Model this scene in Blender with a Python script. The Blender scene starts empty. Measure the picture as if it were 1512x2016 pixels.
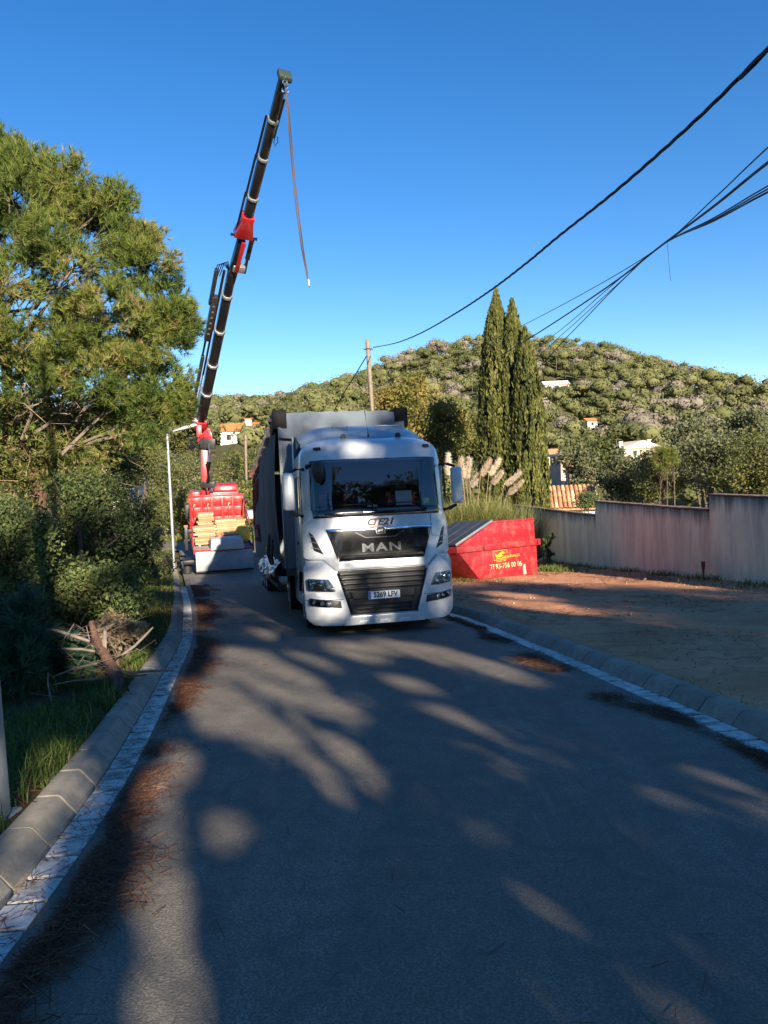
import bpy, bmesh, math
import numpy as np
from mathutils import Vector, Matrix, Euler

R_ = math.radians
rng = np.random.default_rng(7)
scene = bpy.context.scene
col = scene.collection

# ------------------------------------------------------------------ camera
EYE = 1.65
PITCH, ROLL = R_(3.0), R_(2.2)
FPX = 1456.0
CAM = np.array([0.0, 0.0, EYE])
_f = np.array([0, math.cos(PITCH), -math.sin(PITCH)])
_u0 = np.array([0, math.sin(PITCH), math.cos(PITCH)])
_r0 = np.array([1.0, 0, 0])
_r = _r0 * math.cos(ROLL) - _u0 * math.sin(ROLL)
_u = _r0 * math.sin(ROLL) + _u0 * math.cos(ROLL)
cam = bpy.data.cameras.new('camera')
camo = bpy.data.objects.new('camera', cam)
col.objects.link(camo)
cam.sensor_fit = 'VERTICAL'
cam.sensor_height = 36
cam.lens = 26
cam.clip_start = 0.05
cam.clip_end = 6000
camo.matrix_world = Matrix(((_r[0], _u[0], -_f[0], 0), (_r[1], _u[1], -_f[1], 0), (_r[2], _u[2], -_f[2], EYE), (0, 0, 0, 1)))
scene.camera = camo

# ------------------------------------------------------------------ world and sun
SUN_EL, SUN_AZ = R_(20.5), R_(21.0)       # azimuth: from straight behind the camera towards its right
SUN = np.array([math.sin(SUN_AZ) * math.cos(SUN_EL), -math.cos(SUN_AZ) * math.cos(SUN_EL), math.sin(SUN_EL)])
world = bpy.data.worlds.new('World')
scene.world = world
world.use_nodes = True
wn, wl = world.node_tree.nodes, world.node_tree.links
wn.clear()
sky = wn.new('ShaderNodeTexSky')
sky.sky_type = 'NISHITA'
sky.sun_disc = False
sky.sun_elevation = SUN_EL
sky.sun_rotation = math.pi - SUN_AZ
sky.altitude = 500
sky.air_density = 1.0
sky.dust_density = 0.05
sky.ozone_density = 2.5
hs = wn.new('ShaderNodeHueSaturation')
hs.inputs['Saturation'].default_value = 1.33
hs.inputs['Hue'].default_value = .507
bg = wn.new('ShaderNodeBackground')
bg.inputs['Strength'].default_value = 0.062
wo = wn.new('ShaderNodeOutputWorld')
wl.new(sky.outputs[0], hs.inputs['Color'])
wl.new(hs.outputs[0], bg.inputs['Color'])
wl.new(bg.outputs[0], wo.inputs['Surface'])
sun = bpy.data.lights.new('sun', 'SUN')
sun.energy = 4.15
sun.angle = R_(0.9)
sun.color = (1.0, 0.88, 0.70)
suno = bpy.data.objects.new('sun', sun)
col.objects.link(suno)
suno.rotation_euler = Vector(SUN).to_track_quat('Z', 'Y').to_euler()
suno.location = (20, -40, 30)
scene.view_settings.view_transform = 'Standard'
scene.view_settings.look = 'None'
scene.view_settings.gamma = 1.0
scene.view_settings.use_curve_mapping = False
scene.view_settings.exposure = 1.65
scene.cycles.max_bounces = 7
scene.cycles.transparent_max_bounces = 8
scene.cycles.caustics_reflective = False
scene.cycles.caustics_refractive = False
scene.cycles.sample_clamp_indirect = 6.0
scene.cycles.use_denoising = True

# ------------------------------------------------------------------ surveying helpers (pixel of the 1512x2016 photo + distance -> point)
def ray(px, py):
    return _f + _r * ((px - 756) / FPX) - _u * ((py - 1008) / FPX)
def P(px, py, y):
    d = ray(px, py)
    return CAM + d * (y / d[1])

def sstep(a, b, x):
    t = np.clip((np.asarray(x, float) - a) / (b - a), 0, 1)
    return t * t * (3 - 2 * t)
def _smooth_interp(xs, ys):
    xs, ys = np.array(xs, float), np.array(ys, float)
    X = np.linspace(xs[0], xs[-1], 1500)
    Y = np.interp(X, xs, ys)
    k = np.hanning(61); k /= k.sum()
    Yp = np.concatenate([Y[0] + (Y[1] - Y[0]) * np.arange(-30, 0), Y, Y[-1] + (Y[-1] - Y[-2]) * np.arange(1, 31)])
    Y = np.convolve(Yp, k, 'valid')
    return lambda q: np.interp(q, X, Y)
ROADL = _smooth_interp([-45, 0, 2.9, 4.5, 6.1, 8.6, 12, 18.7, 30, 40, 46], [-1.2, -1.4, -1.57, -1.75, -2.03, -2.53, -3.2, -5.0, -8.25, -11.2, -13])
ROADR = _smooth_interp([-45, 0, 5, 6.5, 8.9, 13.2, 18.7, 30, 40, 46], [3.5, 3.1, 2.58, 2.41, 2.07, 1.38, -0.05, -3.35, -6.3, -8.1])
WA, WD = np.array([8.76, 16.88]), np.array([-0.1294, 0.9916])
def wallx(y):
    return WA[0] + (np.asarray(y, float) - WA[1]) * WD[0] / WD[1]
def base(y):
    y = np.asarray(y, float)
    return np.where(y < 27, -.08 * y, -2.16 - .45 * (1 - np.exp(-np.clip(y - 27, 0, 200) * .08 / .45))) + .065 * np.clip(y - 33, 0, 8)
RIDGE_X = [-420, -250, -180, -120, -37, 10, 35, 58, 95, 119, 143, 165, 181, 260, 420]
RIDGE_Z = [12, 21, 26, 30, 33.5, 47.5, 57, 58, 53, 45, 35, 25, 15, -2, -8]
RIDGE = _smooth_interp(RIDGE_X, RIDGE_Z)
def g(x, y):
    x, y = np.broadcast_arrays(np.asarray(x, float), np.asarray(y, float))
    z = base(y)
    # behind the boundary wall the plots fall away
    z = z - 3.0 * sstep(0.2, 14, x - wallx(y)) * sstep(-5, 8, y)
    y0 = 52 + 50 * sstep(-20, 25, x)
    zs = -2.6 - 5.5 * sstep(-20, 25, x)
    t = np.clip((y - y0) / (345 - y0), 0, 1)
    far = zs + (RIDGE(np.clip(x, -415, 415)) - zs) * t ** 1.12 - .12 * np.clip(y - 350, 0, 500)
    far = far + 1.3 * np.sin(x * .05 + 1) * np.sin(y * .043) * sstep(70, 150, y)
    w = sstep(44, 66, y)
    return z * (1 - w) + far * w
def g1(x, y):
    return float(g(x, y))
def G(px, py, h=0.0):
    ys = np.arange(1.0, 120, .02)
    d = ray(px, py)
    pts = CAM[None] + d[None] * (ys / d[1])[:, None]
    k = np.nonzero(pts[:, 2] <= base(ys) + h)[0]
    return pts[k[0]] if len(k) else pts[-1]

# ------------------------------------------------------------------ materials
def _nm(name):
    m = bpy.data.materials.new(name)
    m.use_nodes = True
    n = m.node_tree.nodes
    return m, n, m.node_tree.links, n['Principled BSDF']
def ramp(n, l, src, stops):
    r = n.new('ShaderNodeValToRGB')
    el = r.color_ramp.elements
    while len(el) < len(stops):
        el.new(.5)
    for e, (p, c) in zip(el, stops):
        e.position = p
        e.color = (*c, 1)
    l.new(src, r.inputs[0])
    return r.outputs[0]
def noise(n, l, scale, detail=4, rough=.6, coord='Object', stretch=None, dist=0.0):
    tc = n.new('ShaderNodeTexCoord')
    o = tc.outputs[coord]
    if stretch:
        mp = n.new('ShaderNodeMapping')
        mp.inputs['Scale'].default_value = stretch
        l.new(o, mp.inputs[0])
        o = mp.outputs[0]
    t = n.new('ShaderNodeTexNoise')
    t.inputs['Scale'].default_value = scale
    t.inputs['Detail'].default_value = detail
    t.inputs['Roughness'].default_value = rough
    t.inputs['Distortion'].default_value = dist
    l.new(o, t.inputs['Vector'])
    return t.outputs[0]
def mixc(n, l, fac, a, b, mode='MIX'):
    m = n.new('ShaderNodeMix')
    m.data_type = 'RGBA'
    m.blend_type = mode
    for s, v in ((0, fac), (6, a), (7, b)):
        if hasattr(v, 'links'):
            l.new(v, m.inputs[s])
        else:
            m.inputs[s].default_value = v if s == 0 else (*v, 1)
    return m.outputs[2]
def bump(n, l, b, h, strength, dist=.02):
    bp = n.new('ShaderNodeBump')
    bp.inputs['Strength'].default_value = strength
    bp.inputs['Distance'].default_value = dist
    l.new(h, bp.inputs['Height'])
    l.new(bp.outputs[0], b.inputs['Normal'])
def mat(name, c, rough=.5, metal=0.0, var=.12, scale=6, bmp=0.0, coat=0.0, dirt=None, dirt_amt=.5, dirt_scale=3, spec=.5, coord='Object', dist=.02):
    m, n, l, b = _nm(name)
    c = tuple(c)
    nz = noise(n, l, scale, coord=coord)
    lo = tuple(max(0, x * (1 - var)) for x in c)
    hi = tuple(min(1, x * (1 + var)) for x in c)
    o = ramp(n, l, nz, [(.3, lo), (.7, hi)])
    if dirt:
        dz = noise(n, l, dirt_scale, 6, .7, coord)
        f = ramp(n, l, dz, [(.48, (0, 0, 0)), (.72, (dirt_amt,) * 3)])
        o = mixc(n, l, f, o, dirt)
    l.new(o, b.inputs['Base Color'])
    b.inputs['Roughness'].default_value = rough
    b.inputs['Metallic'].default_value = metal
    b.inputs['Specular IOR Level'].default_value = spec
    if coat:
        b.inputs['Coat Weight'].default_value = coat
        b.inputs['Coat Roughness'].default_value = .05
    if bmp:
        bump(n, l, b, noise(n, l, scale * 4, 5, .7, coord), bmp, dist)
    return m
def leafmat(name, stops, trans=.35, rough=.6, spec=.25):
    """foliage: colour from the per-clump 'tint' attribute, light passing through the blade"""
    m, n, l, b = _nm(name)
    a = n.new('ShaderNodeAttribute')
    a.attribute_name = 'tint'
    c = ramp(n, l, a.outputs['Fac'], stops)
    l.new(c, b.inputs['Base Color'])
    b.inputs['Roughness'].default_value = rough
    b.inputs['Specular IOR Level'].default_value = spec
    t = n.new('ShaderNodeBsdfTranslucent')
    l.new(c, t.inputs['Color'])
    mx = n.new('ShaderNodeMixShader')
    mx.inputs[0].default_value = trans
    l.new(b.outputs[0], mx.inputs[1])
    l.new(t.outputs[0], mx.inputs[2])
    l.new(mx.outputs[0], n['Material Output'].inputs[0])
    return m
def glassmat(name, tint=(.6, .68, .7), refl=1.0):
    m, n, l, b = _nm(name)
    n.remove(b)
    tr = n.new('ShaderNodeBsdfTransparent')
    tr.inputs[0].default_value = (*tint, 1)
    gl = n.new('ShaderNodeBsdfGlossy')
    gl.inputs['Roughness'].default_value = .01
    gl.inputs[0].default_value = (refl, refl, refl, 1)
    fr = n.new('ShaderNodeFresnel')
    fr.inputs[0].default_value = 1.75
    mx = n.new('ShaderNodeMixShader')
    l.new(fr.outputs[0], mx.inputs[0])
    l.new(tr.outputs[0], mx.inputs[1])
    l.new(gl.outputs[0], mx.inputs[2])
    l.new(mx.outputs[0], n['Material Output'].inputs[0])
    return m
M = {}

# ------------------------------------------------------------------ object helpers
def tag(o, label=None, cat=None, group=None, kind=None):
    for k, v in (('label', label), ('category', cat), ('group', group), ('kind', kind)):
        if v:
            o[k] = v
    return o
def empty(name, loc=(0, 0, 0), rot=(0, 0, 0), **kw):
    o = bpy.data.objects.new(name, None)
    o.empty_display_size = .2
    o.location = loc
    o.rotation_euler = rot
    col.objects.link(o)
    return tag(o, **kw)
def copy_tree(o, parent=None):
    c = o.copy()
    col.objects.link(c)
    c.parent = parent
    for ch in o.children:
        copy_tree(ch, c)
    return c
def link(name, me, m=None, parent=None, **kw):
    o = bpy.data.objects.new(name, me)
    col.objects.link(o)
    if m is not None and not me.materials:
        me.materials.append(M[m] if isinstance(m, str) else m)
    if parent:
        o.parent = parent
    return tag(o, **kw)
def frame(d):
    d = np.array(d, float)
    d /= np.linalg.norm(d)
    a = np.array([0, 0, 1.0]) if abs(d[2]) < .9 else np.array([1.0, 0, 0])
    s = np.cross(d, a); s /= np.linalg.norm(s)
    return d, s, np.cross(s, d)
class MB:
    def __init__(s):
        s.v, s.f = [], []
    def add(s, V, F):
        o = len(s.v)
        s.v.extend([tuple(map(float, p)) for p in V])
        s.f.extend([tuple(i + o for i in f) for f in F])
        return s
    def box(s, x0, x1, y0, y1, z0, z1):
        V = [(x, y, z) for z in (z0, z1) for y in (y0, y1) for x in (x0, x1)]
        return s.add(V, [(0, 2, 3, 1), (4, 5, 7, 6), (0, 1, 5, 4), (2, 6, 7, 3), (0, 4, 6, 2), (1, 3, 7, 5)])
    def hexa(s, pts):  # 8 points ordered like box
        return s.add(pts, [(0, 2, 3, 1), (4, 5, 7, 6), (0, 1, 5, 4), (2, 6, 7, 3), (0, 4, 6, 2), (1, 3, 7, 5)])
    def bar(s, A, B, w, h, side=None, taper=1.0):
        A, B = np.array(A, float), np.array(B, float)
        d, sx, up = frame(B - A)
        if side is not None:
            sx = np.array(side, float) - d * np.dot(side, d); sx /= np.linalg.norm(sx); up = np.cross(sx, d)
        pts = []
        for c, k in ((A, 1), (B, taper)):
            for b in (-1, 1):
                for a in (-1, 1):
                    pts.append(c + sx * a * w / 2 * k + up * b * h / 2 * k)
        return s.hexa(pts)
    def prism(s, pts, ext):  # planar loop + extrusion vector
        pts = [np.array(p, float) for p in pts]
        n = len(pts)
        V = pts + [p + np.array(ext, float) for p in pts]
        F = [tuple(range(n))[::-1], tuple(range(n, 2 * n))]
        F += [(i, (i + 1) % n, n + (i + 1) % n, n + i) for i in range(n)]
        return s.add(V, F)
    def tube(s, pts, rad, n=8, cap=True):
        pts = [np.array(p, float) for p in pts]
        m = len(pts)
        rad = [rad] * m if np.isscalar(rad) else list(rad)
        V, F = [], []
        sx = None
        for i, p in enumerate(pts):
            d = pts[min(i + 1, m - 1)] - pts[max(i - 1, 0)]
            d, a, b = frame(d)
            if sx is not None:
                a = sx - d * np.dot(sx, d); a /= max(1e-9, np.linalg.norm(a)); b = np.cross(d, a)
            sx = a
            for k in range(n):
                t = 2 * math.pi * k / n
                V.append(p + (a * math.cos(t) + b * math.sin(t)) * rad[i])
        for i in range(m - 1):
            for k in range(n):
                F.append((i * n + k, i * n + (k + 1) % n, (i + 1) * n + (k + 1) % n, (i + 1) * n + k))
        if cap:
            F += [tuple(range(n))[::-1], tuple(range((m - 1) * n, m * n))]
        return s.add(V, F)
    def lathe(s, c, axis, prof, n=20):  # prof: (along, radius)
        c = np.array(c, float)
        d, a, b = frame(axis)
        V, F = [], []
        for t, r in prof:
            for k in range(n):
                q = 2 * math.pi * k / n
                V.append(c + d * t + (a * math.cos(q) + b * math.sin(q)) * r)
        for i in range(len(prof) - 1):
            for k in range(n):
                F.append((i * n + k, i * n + (k + 1) % n, (i + 1) * n + (k + 1) % n, (i + 1) * n + k))
        F += [tuple(range(n))[::-1], tuple(range((len(prof) - 1) * n, len(prof) * n))]
        return s.add(V, F)
    def mesh(s, name, bev=0.0, seg=2, smooth=None):
        me = bpy.data.meshes.new(name)
        me.from_pydata(s.v, [], s.f)
        bm = bmesh.new()
        bm.from_mesh(me)
        bmesh.ops.recalc_face_normals(bm, faces=bm.faces)
        if bev:
            ed = [e for e in bm.edges if len(e.link_faces) == 2 and e.calc_face_angle(0) > .5]
            bmesh.ops.bevel(bm, geom=ed, offset=bev, segments=seg, affect='EDGES', profile=.5, clamp_overlap=True)
        bm.to_mesh(me)
        bm.free()
        if smooth is None:
            smooth = 40
        if smooth:
            shade(me, smooth)
        return me
    def build(s, name, m, parent=None, bev=0.0, seg=2, smooth=None, **kw):
        return link(name, s.mesh(name, bev, seg, smooth), m, parent, **kw)
def shade(me, ang=40):
    bm = bmesh.new(); bm.from_mesh(me)
    for f in bm.faces:
        f.smooth = True
    lim = R_(ang)
    for e in bm.edges:
        e.smooth = len(e.link_faces) == 2 and e.calc_face_angle(0) < lim
    bm.to_mesh(me); bm.free()
def npmesh(name, V, F, tint=None, smooth=False):
    """V (n,3), F (m,k) all faces of one size"""
    V = np.ascontiguousarray(V, np.float32); F = np.ascontiguousarray(F, np.int32)
    me = bpy.data.meshes.new(name)
    me.vertices.add(len(V)); me.vertices.foreach_set('co', V.ravel())
    k = F.shape[1]
    me.loops.add(F.size); me.loops.foreach_set('vertex_index', F.ravel())
    me.polygons.add(len(F)); me.polygons.foreach_set('loop_start', np.arange(0, F.size, k, dtype=np.int32))
    if smooth:
        me.polygons.foreach_set('use_smooth', np.ones(len(F), bool))
    me.update(calc_edges=True)
    if tint is not None:
        a = me.attributes.new('tint', 'FLOAT', 'POINT')
        a.data.foreach_set('value', np.ascontiguousarray(tint, np.float32))
    return me
def sheet(name, xf, ys, nx, zoff, bumps=0.0, bscale=1.0):
    """a strip of ground between xf(y)[0] and xf(y)[1]"""
    V = []
    for y in ys:
        a, b = xf(y)
        for x in np.linspace(a, b, nx):
            V.append((x, y))
    V = np.array(V)
    z = g(V[:, 0], V[:, 1]) + (zoff(V[:, 0], V[:, 1]) if callable(zoff) else zoff)
    if bumps:
        z = z + bumps * (np.sin(V[:, 0] * 3.1 * bscale + np.sin(V[:, 1] * 1.7)) * np.sin(V[:, 1] * 2.3 * bscale + 1.3 * np.sin(V[:, 0] * 1.1)) + .6 * rng.normal(size=len(V)))
    V = np.column_stack([V, z])
    m = len(ys)
    i = np.arange((m - 1) * (nx - 1)); r, c = i // (nx - 1), i % (nx - 1)
    F = np.column_stack([r * nx + c, r * nx + c + 1, (r + 1) * nx + c + 1, (r + 1) * nx + c])
    return npmesh(name, V, F, smooth=True)
def text_geo(body, size=1.0, extrude=0.0, offset=0.0, shear=0.0, space=1.0, align='CENTER'):
    cu = bpy.data.curves.new('txt', 'FONT')
    cu.body = body; cu.size = size; cu.extrude = extrude; cu.offset = offset; cu.shear = shear; cu.space_character = space
    cu.align_x = align; cu.align_y = 'CENTER'; cu.resolution_u = 3
    o = bpy.data.objects.new('txt', cu)
    col.objects.link(o)
    bpy.context.view_layer.update()
    me = bpy.data.meshes.new_from_object(o.evaluated_get(bpy.context.evaluated_depsgraph_get()))
    V = np.array([v.co[:] for v in me.vertices]); F = [tuple(p.vertices) for p in me.polygons]
    bpy.data.objects.remove(o); bpy.data.curves.remove(cu); bpy.data.meshes.remove(me)
    return V, F
import zlib
def reseed(key):
    global rng
    rng = np.random.default_rng(zlib.crc32(key.encode()))
def unit(n):
    v = rng.normal(size=(n, 3))
    return v / np.linalg.norm(v, axis=1)[:, None]
def nrm(v):
    return v / np.maximum(1e-9, np.linalg.norm(v, axis=1))[:, None]
# ------------------------------------------------------------------ material library
M['white_paint'] = mat('white_paint', (.56, .575, .59), .28, var=.04, scale=2, coat=.6, dirt=(.42, .40, .36), dirt_amt=.28, dirt_scale=2.2)
M['black_plastic'] = mat('black_plastic', (.010, .010, .011), .5, var=.2, dirt=(.05, .046, .042), dirt_amt=.3, dirt_scale=5)
M['black_gloss'] = mat('black_gloss', (.008, .008, .009), .10, var=.2, coat=.7, dirt=(.07, .07, .065), dirt_amt=.5, dirt_scale=4)
M['dark_metal'] = mat('dark_metal', (.03, .03, .032), .42, .3, dirt=(.1, .085, .07), dirt_amt=.4)
M['boom_black'] = mat('boom_black', (.012, .012, .014), .3, .2, var=.25, scale=3, coat=.3)
M['chrome'] = mat('chrome', (.8, .8, .82), .08, 1.0, var=.02)
M['steel'] = mat('steel', (.42, .43, .44), .4, .7, var=.12, scale=5, dirt=(.2, .16, .12), dirt_amt=.3)
M['galv'] = mat('galv', (.36, .38, .39), .5, .45, var=.12, scale=9, bmp=.15)
M['tyre'] = mat('tyre', (.012, .016, .017), .85, var=.25, dirt=(.10, .085, .07), dirt_amt=.5, dirt_scale=4)
M['rim'] = mat('rim', (.5, .5, .51), .4, .6, dirt=(.12, .1, .08), dirt_amt=.5, dirt_scale=6)
M['red_paint'] = mat('red_paint', (.36, .010, .014), .33, var=.12, scale=2, coat=.35, dirt=(.26, .10, .07), dirt_amt=.6, dirt_scale=4)
M['red_skip'] = mat('red_skip', (.29, .012, .02), .5, var=.22, scale=1.6, dirt=(.34, .13, .09), dirt_amt=.6, dirt_scale=3.5, bmp=.12, dist=.03)
M['yellow_paint'] = mat('yellow_paint', (.72, .42, .02), .5, var=.15, dirt=(.5, .06, .03), dirt_amt=.5, dirt_scale=18)
M['pale_paint'] = mat('pale_paint', (.72, .56, .26), .55, var=.15, dirt=(.5, .05, .04), dirt_amt=.6, dirt_scale=22)
M['lid_grey'] = mat('lid_grey', (.030, .032, .037), .45, var=.2, scale=2, dirt=(.08, .076, .07), dirt_amt=.4)
M['wood_yellow'] = mat('wood_yellow', (.42, .28, .135), .65, var=.22, scale=7)
_m, _n, _l, _b = _nm('plank_random')
_oi = _n.new('ShaderNodeObjectInfo')
_c = ramp(_n, _l, _oi.outputs['Random'], [(0, (.26, .17, .085)), (.5, (.42, .29, .145)), (1, (.55, .42, .25))])
_c = mixc(_n, _l, ramp(_n, _l, noise(_n, _l, 9, 5, .7, stretch=(.4, 3, 3)), [(.45, (0, 0, 0)), (.7, (.6,) * 3)]), _c, (.20, .12, .06))
_l.new(_c, _b.inputs['Base Color']); _b.inputs['Roughness'].default_value = .8
M['plank_random'] = _m
M['wood_pole'] = mat('wood_pole', (.21, .16, .12), .85, var=.3, scale=8, bmp=.5)
M['concrete'] = mat('concrete', (.45, .44, .42), .8, var=.1, scale=5, bmp=.2)
M['glass'] = glassmat('glass', (.86, .9, .9))
M['lens'] = glassmat('lens', (.9, .92, .93), .8)
M['amber'] = mat('amber', (.75, .2, .03), .2, var=.1)
M['cream_wall'] = mat('cream_wall', (.70, .60, .43), .9, var=.08, scale=1)
M['white_wall'] = mat('white_wall', (.72, .69, .64), .9, var=.07, scale=1)
M['pink_wall'] = mat('pink_wall', (.52, .36, .29), .9, var=.1, scale=1)
M['window_dark'] = mat('window_dark', (.03, .035, .04), .12, var=.2)
M['shutter'] = mat('shutter', (.16, .085, .05), .6)
M['terracotta'] = mat('terracotta', (.52, .25, .12), .85, var=.35, scale=4, dirt=(.20, .15, .11), dirt_amt=.7, dirt_scale=5)
M['orange_roof'] = mat('orange_roof', (.58, .17, .055), .85, var=.12, scale=3)
M['seat_dark'] = mat('seat_dark', (.03, .03, .033), .8)
M['seat_red'] = mat('seat_red', (.5, .02, .03), .7)
M['paper'] = mat('paper', (.68, .80, .78), .7, var=.05)
M['plate_white'] = mat('plate_white', (.78, .80, .82), .4, var=.03)
M['plate_blue'] = mat('plate_blue', (.03, .12, .45), .4, var=.05)
M['ink'] = mat('ink', (.02, .02, .022), .5, var=.1)
M['ink_red'] = mat('ink_red', (.35, .03, .03), .5, var=.1)
M['foil'] = mat('foil', (.5, .52, .55), .22, .75, var=.25, scale=6, bmp=.5, dist=.05)
M['strap'] = mat('strap', (.05, .034, .034), .8, var=.3, scale=20)
M['cable'] = mat('cable', (.010, .010, .011), .6, var=.2)
M['cut_wood'] = mat('cut_wood', (.55, .27, .09), .8, var=.25, scale=12)
M['grey_bark'] = mat('grey_bark', (.19, .15, .12), .9, var=.35, scale=14, bmp=.5)
M['red_bark'] = mat('red_bark', (.15, .075, .05), .95, var=.4, scale=16, bmp=.8, dist=.03)
M['dark_bark'] = mat('dark_bark', (.10, .07, .05), .95, var=.4, scale=10, bmp=.8, dist=.03)
M['twig'] = mat('twig', (.27, .19, .13), .9, var=.3, scale=12)
M['bag_yellow'] = mat('bag_yellow', (.66, .42, .06), .7, var=.15, scale=8, bmp=.3)

def asphalt():
    m, n, l, b = _nm('asphalt')
    big = noise(n, l, .55, 5, .6, dist=.6)
    c = ramp(n, l, big, [(.3, (.180, .150, .112)), (.7, (.255, .214, .158))])
    # pale dust drawn out along the wheel tracks
    tr = noise(n, l, 1.0, 4, .6, stretch=(2.2, .16, 1))
    c = mixc(n, l, ramp(n, l, tr, [(.48, (0, 0, 0)), (.72, (.75,) * 3)]), c, (.33, .285, .225))
    mot = noise(n, l, 2.6, 6, .7, dist=1.2)
    c = mixc(n, l, ramp(n, l, mot, [(.38, (.55,) * 3), (.56, (0, 0, 0))]), c, (.105, .092, .078))
    sc_ = noise(n, l, 1.0, 3, .5, stretch=(9, .7, 1), dist=.4)
    c = mixc(n, l, ramp(n, l, sc_, [(.66, (0, 0, 0)), (.74, (.35,) * 3)]), c, (.36, .32, .27))
    fine = noise(n, l, 95, 2, .5)
    c = mixc(n, l, ramp(n, l, fine, [(.42, (.85,) * 3), (.62, (0, 0, 0))]), c, (.11, .098, .084))
    vo = n.new('ShaderNodeTexVoronoi'); vo.inputs['Scale'].default_value = 48
    tc = n.new('ShaderNodeTexCoord'); l.new(tc.outputs['Object'], vo.inputs['Vector'])
    sp = ramp(n, l, vo.outputs['Distance'], [(.0, (.9,) * 3), (.2, (0, 0, 0))])
    pick = ramp(n, l, vo.outputs['Color'], [(.56, (0, 0, 0)), (.66, (1, 1, 1))])
    c = mixc(n, l, mixc(n, l, 1.0, sp, pick, 'MULTIPLY'), c, (.34, .33, .31))
    l.new(c, b.inputs['Base Color'])
    b.inputs['Roughness'].default_value = .78
    b.inputs['Specular IOR Level'].default_value = .35
    bump(n, l, b, fine, .55, .006)
    return m
M['asphalt'] = asphalt()
def dirtmat():
    m, n, l, b = _nm('sandy_dirt')
    c = ramp(n, l, noise(n, l, .5, 7, .65, dist=.5), [(.28, (.40, .175, .09)), (.5, (.60, .275, .145)), (.72, (.70, .38, .215))])
    d = noise(n, l, 1.3, 8, .75, stretch=(1, 2.2, 1), dist=.8)
    c = mixc(n, l, ramp(n, l, d, [(.54, (0, 0, 0)), (.66, (.8,) * 3)]), c, (.22, .115, .05))
    f = noise(n, l, 30, 4, .7)
    c = mixc(n, l, ramp(n, l, f, [(.5, (0, 0, 0)), (.72, (.55,) * 3)]), c, (.34, .195, .095))
    l.new(c, b.inputs['Base Color'])
    b.inputs['Roughness'].default_value = .95
    b.inputs['Specular IOR Level'].default_value = .15
    bump(n, l, b, d, .7, .06)
    return m
M['sandy_dirt'] = dirtmat()
def soilmat(name, a, b_, c_):
    m, n, l, b = _nm(name)
    c = ramp(n, l, noise(n, l, 1.1, 8, .7, dist=.6), [(.3, a), (.5, b_), (.7, c_)])
    l.new(c, b.inputs['Base Color'])
    b.inputs['Roughness'].default_value = .95
    b.inputs['Specular IOR Level'].default_value = .1
    bump(n, l, b, noise(n, l, 9, 6, .7), .8, .05)
    return m
M['verge_soil'] = soilmat('verge_soil', (.035, .045, .015), (.07, .065, .03), (.11, .075, .045))
M['far_ground'] = soilmat('far_ground', (.06, .07, .025), (.09, .09, .035), (.16, .13, .07))
def kerbmat():
    m, n, l, b = _nm('kerb_concrete')
    oi = n.new('ShaderNodeObjectInfo')
    c = ramp(n, l, oi.outputs['Random'], [(0, (.25, .215, .17)), (1, (.34, .295, .235))])
    d = noise(n, l, 7, 7, .75)
    c = mixc(n, l, ramp(n, l, d, [(.45, (0, 0, 0)), (.7, (.75,) * 3)]), c, (.13, .125, .10))
    l.new(c, b.inputs['Base Color'])
    b.inputs['Roughness'].default_value = .88
    bump(n, l, b, noise(n, l, 40, 5, .7), .4, .01)
    return m
M['kerb_concrete'] = kerbmat()
def guttermat():
    m, n, l, b = _nm('gutter_white')
    oi = n.new('ShaderNodeObjectInfo')
    tc = n.new('ShaderNodeTexCoord')
    ad = n.new('ShaderNodeVectorMath'); ad.operation = 'ADD'
    cv = n.new('ShaderNodeVectorMath'); cv.operation = 'SCALE'; cv.inputs['Scale'].default_value = .37
    l.new(oi.outputs['Location'], cv.inputs[0]); l.new(cv.outputs[0], ad.inputs[0]); l.new(tc.outputs['Object'], ad.inputs[1])
    t = n.new('ShaderNodeTexNoise'); t.inputs['Scale'].default_value = 5.5; t.inputs['Detail'].default_value = 7; t.inputs['Roughness'].default_value = .72
    l.new(ad.outputs[0], t.inputs['Vector'])
    c = ramp(n, l, t.outputs[0], [(.44, (.72, .69, .63)), (.57, (.50, .47, .42)), (.66, (.17, .15, .12))])
    l.new(c, b.inputs['Base Color'])
    b.inputs['Roughness'].default_value = .85
    bump(n, l, b, t.outputs[0], .3, .01)
    return m
M['gutter_white'] = guttermat()
def stucco():
    m, n, l, b = _nm('stained_render')
    c = ramp(n, l, noise(n, l, .8, 6, .65), [(.3, (.72, .665, .44)), (.7, (.86, .80, .54))])
    st = noise(n, l, 1.0, 6, .7, stretch=(2.6, 2.6, .28))
    c = mixc(n, l, ramp(n, l, st, [(.46, (0, 0, 0)), (.68, (.75,) * 3)]), c, (.43, .39, .27))
    # weathering that comes down from the coping
    at = n.new('ShaderNodeAttribute'); at.attribute_name = 'tint'
    k = noise(n, l, 1.0, 5, .7, stretch=(4.5, 4.5, .2))
    mm = n.new('ShaderNodeMath'); mm.operation = 'MULTIPLY'; l.new(at.outputs['Fac'], mm.inputs[0]); l.new(k, mm.inputs[1])
    c = mixc(n, l, ramp(n, l, mm.outputs[0], [(.28, (0, 0, 0)), (.52, (.8,) * 3)]), c, (.085, .08, .075))
    l.new(c, b.inputs['Base Color'])
    b.inputs['Roughness'].default_value = .92
    b.inputs['Specular IOR Level'].default_value = .2
    bump(n, l, b, noise(n, l, 22, 5, .7), .35, .015)
    return m
M['stained_render'] = stucco()
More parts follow.
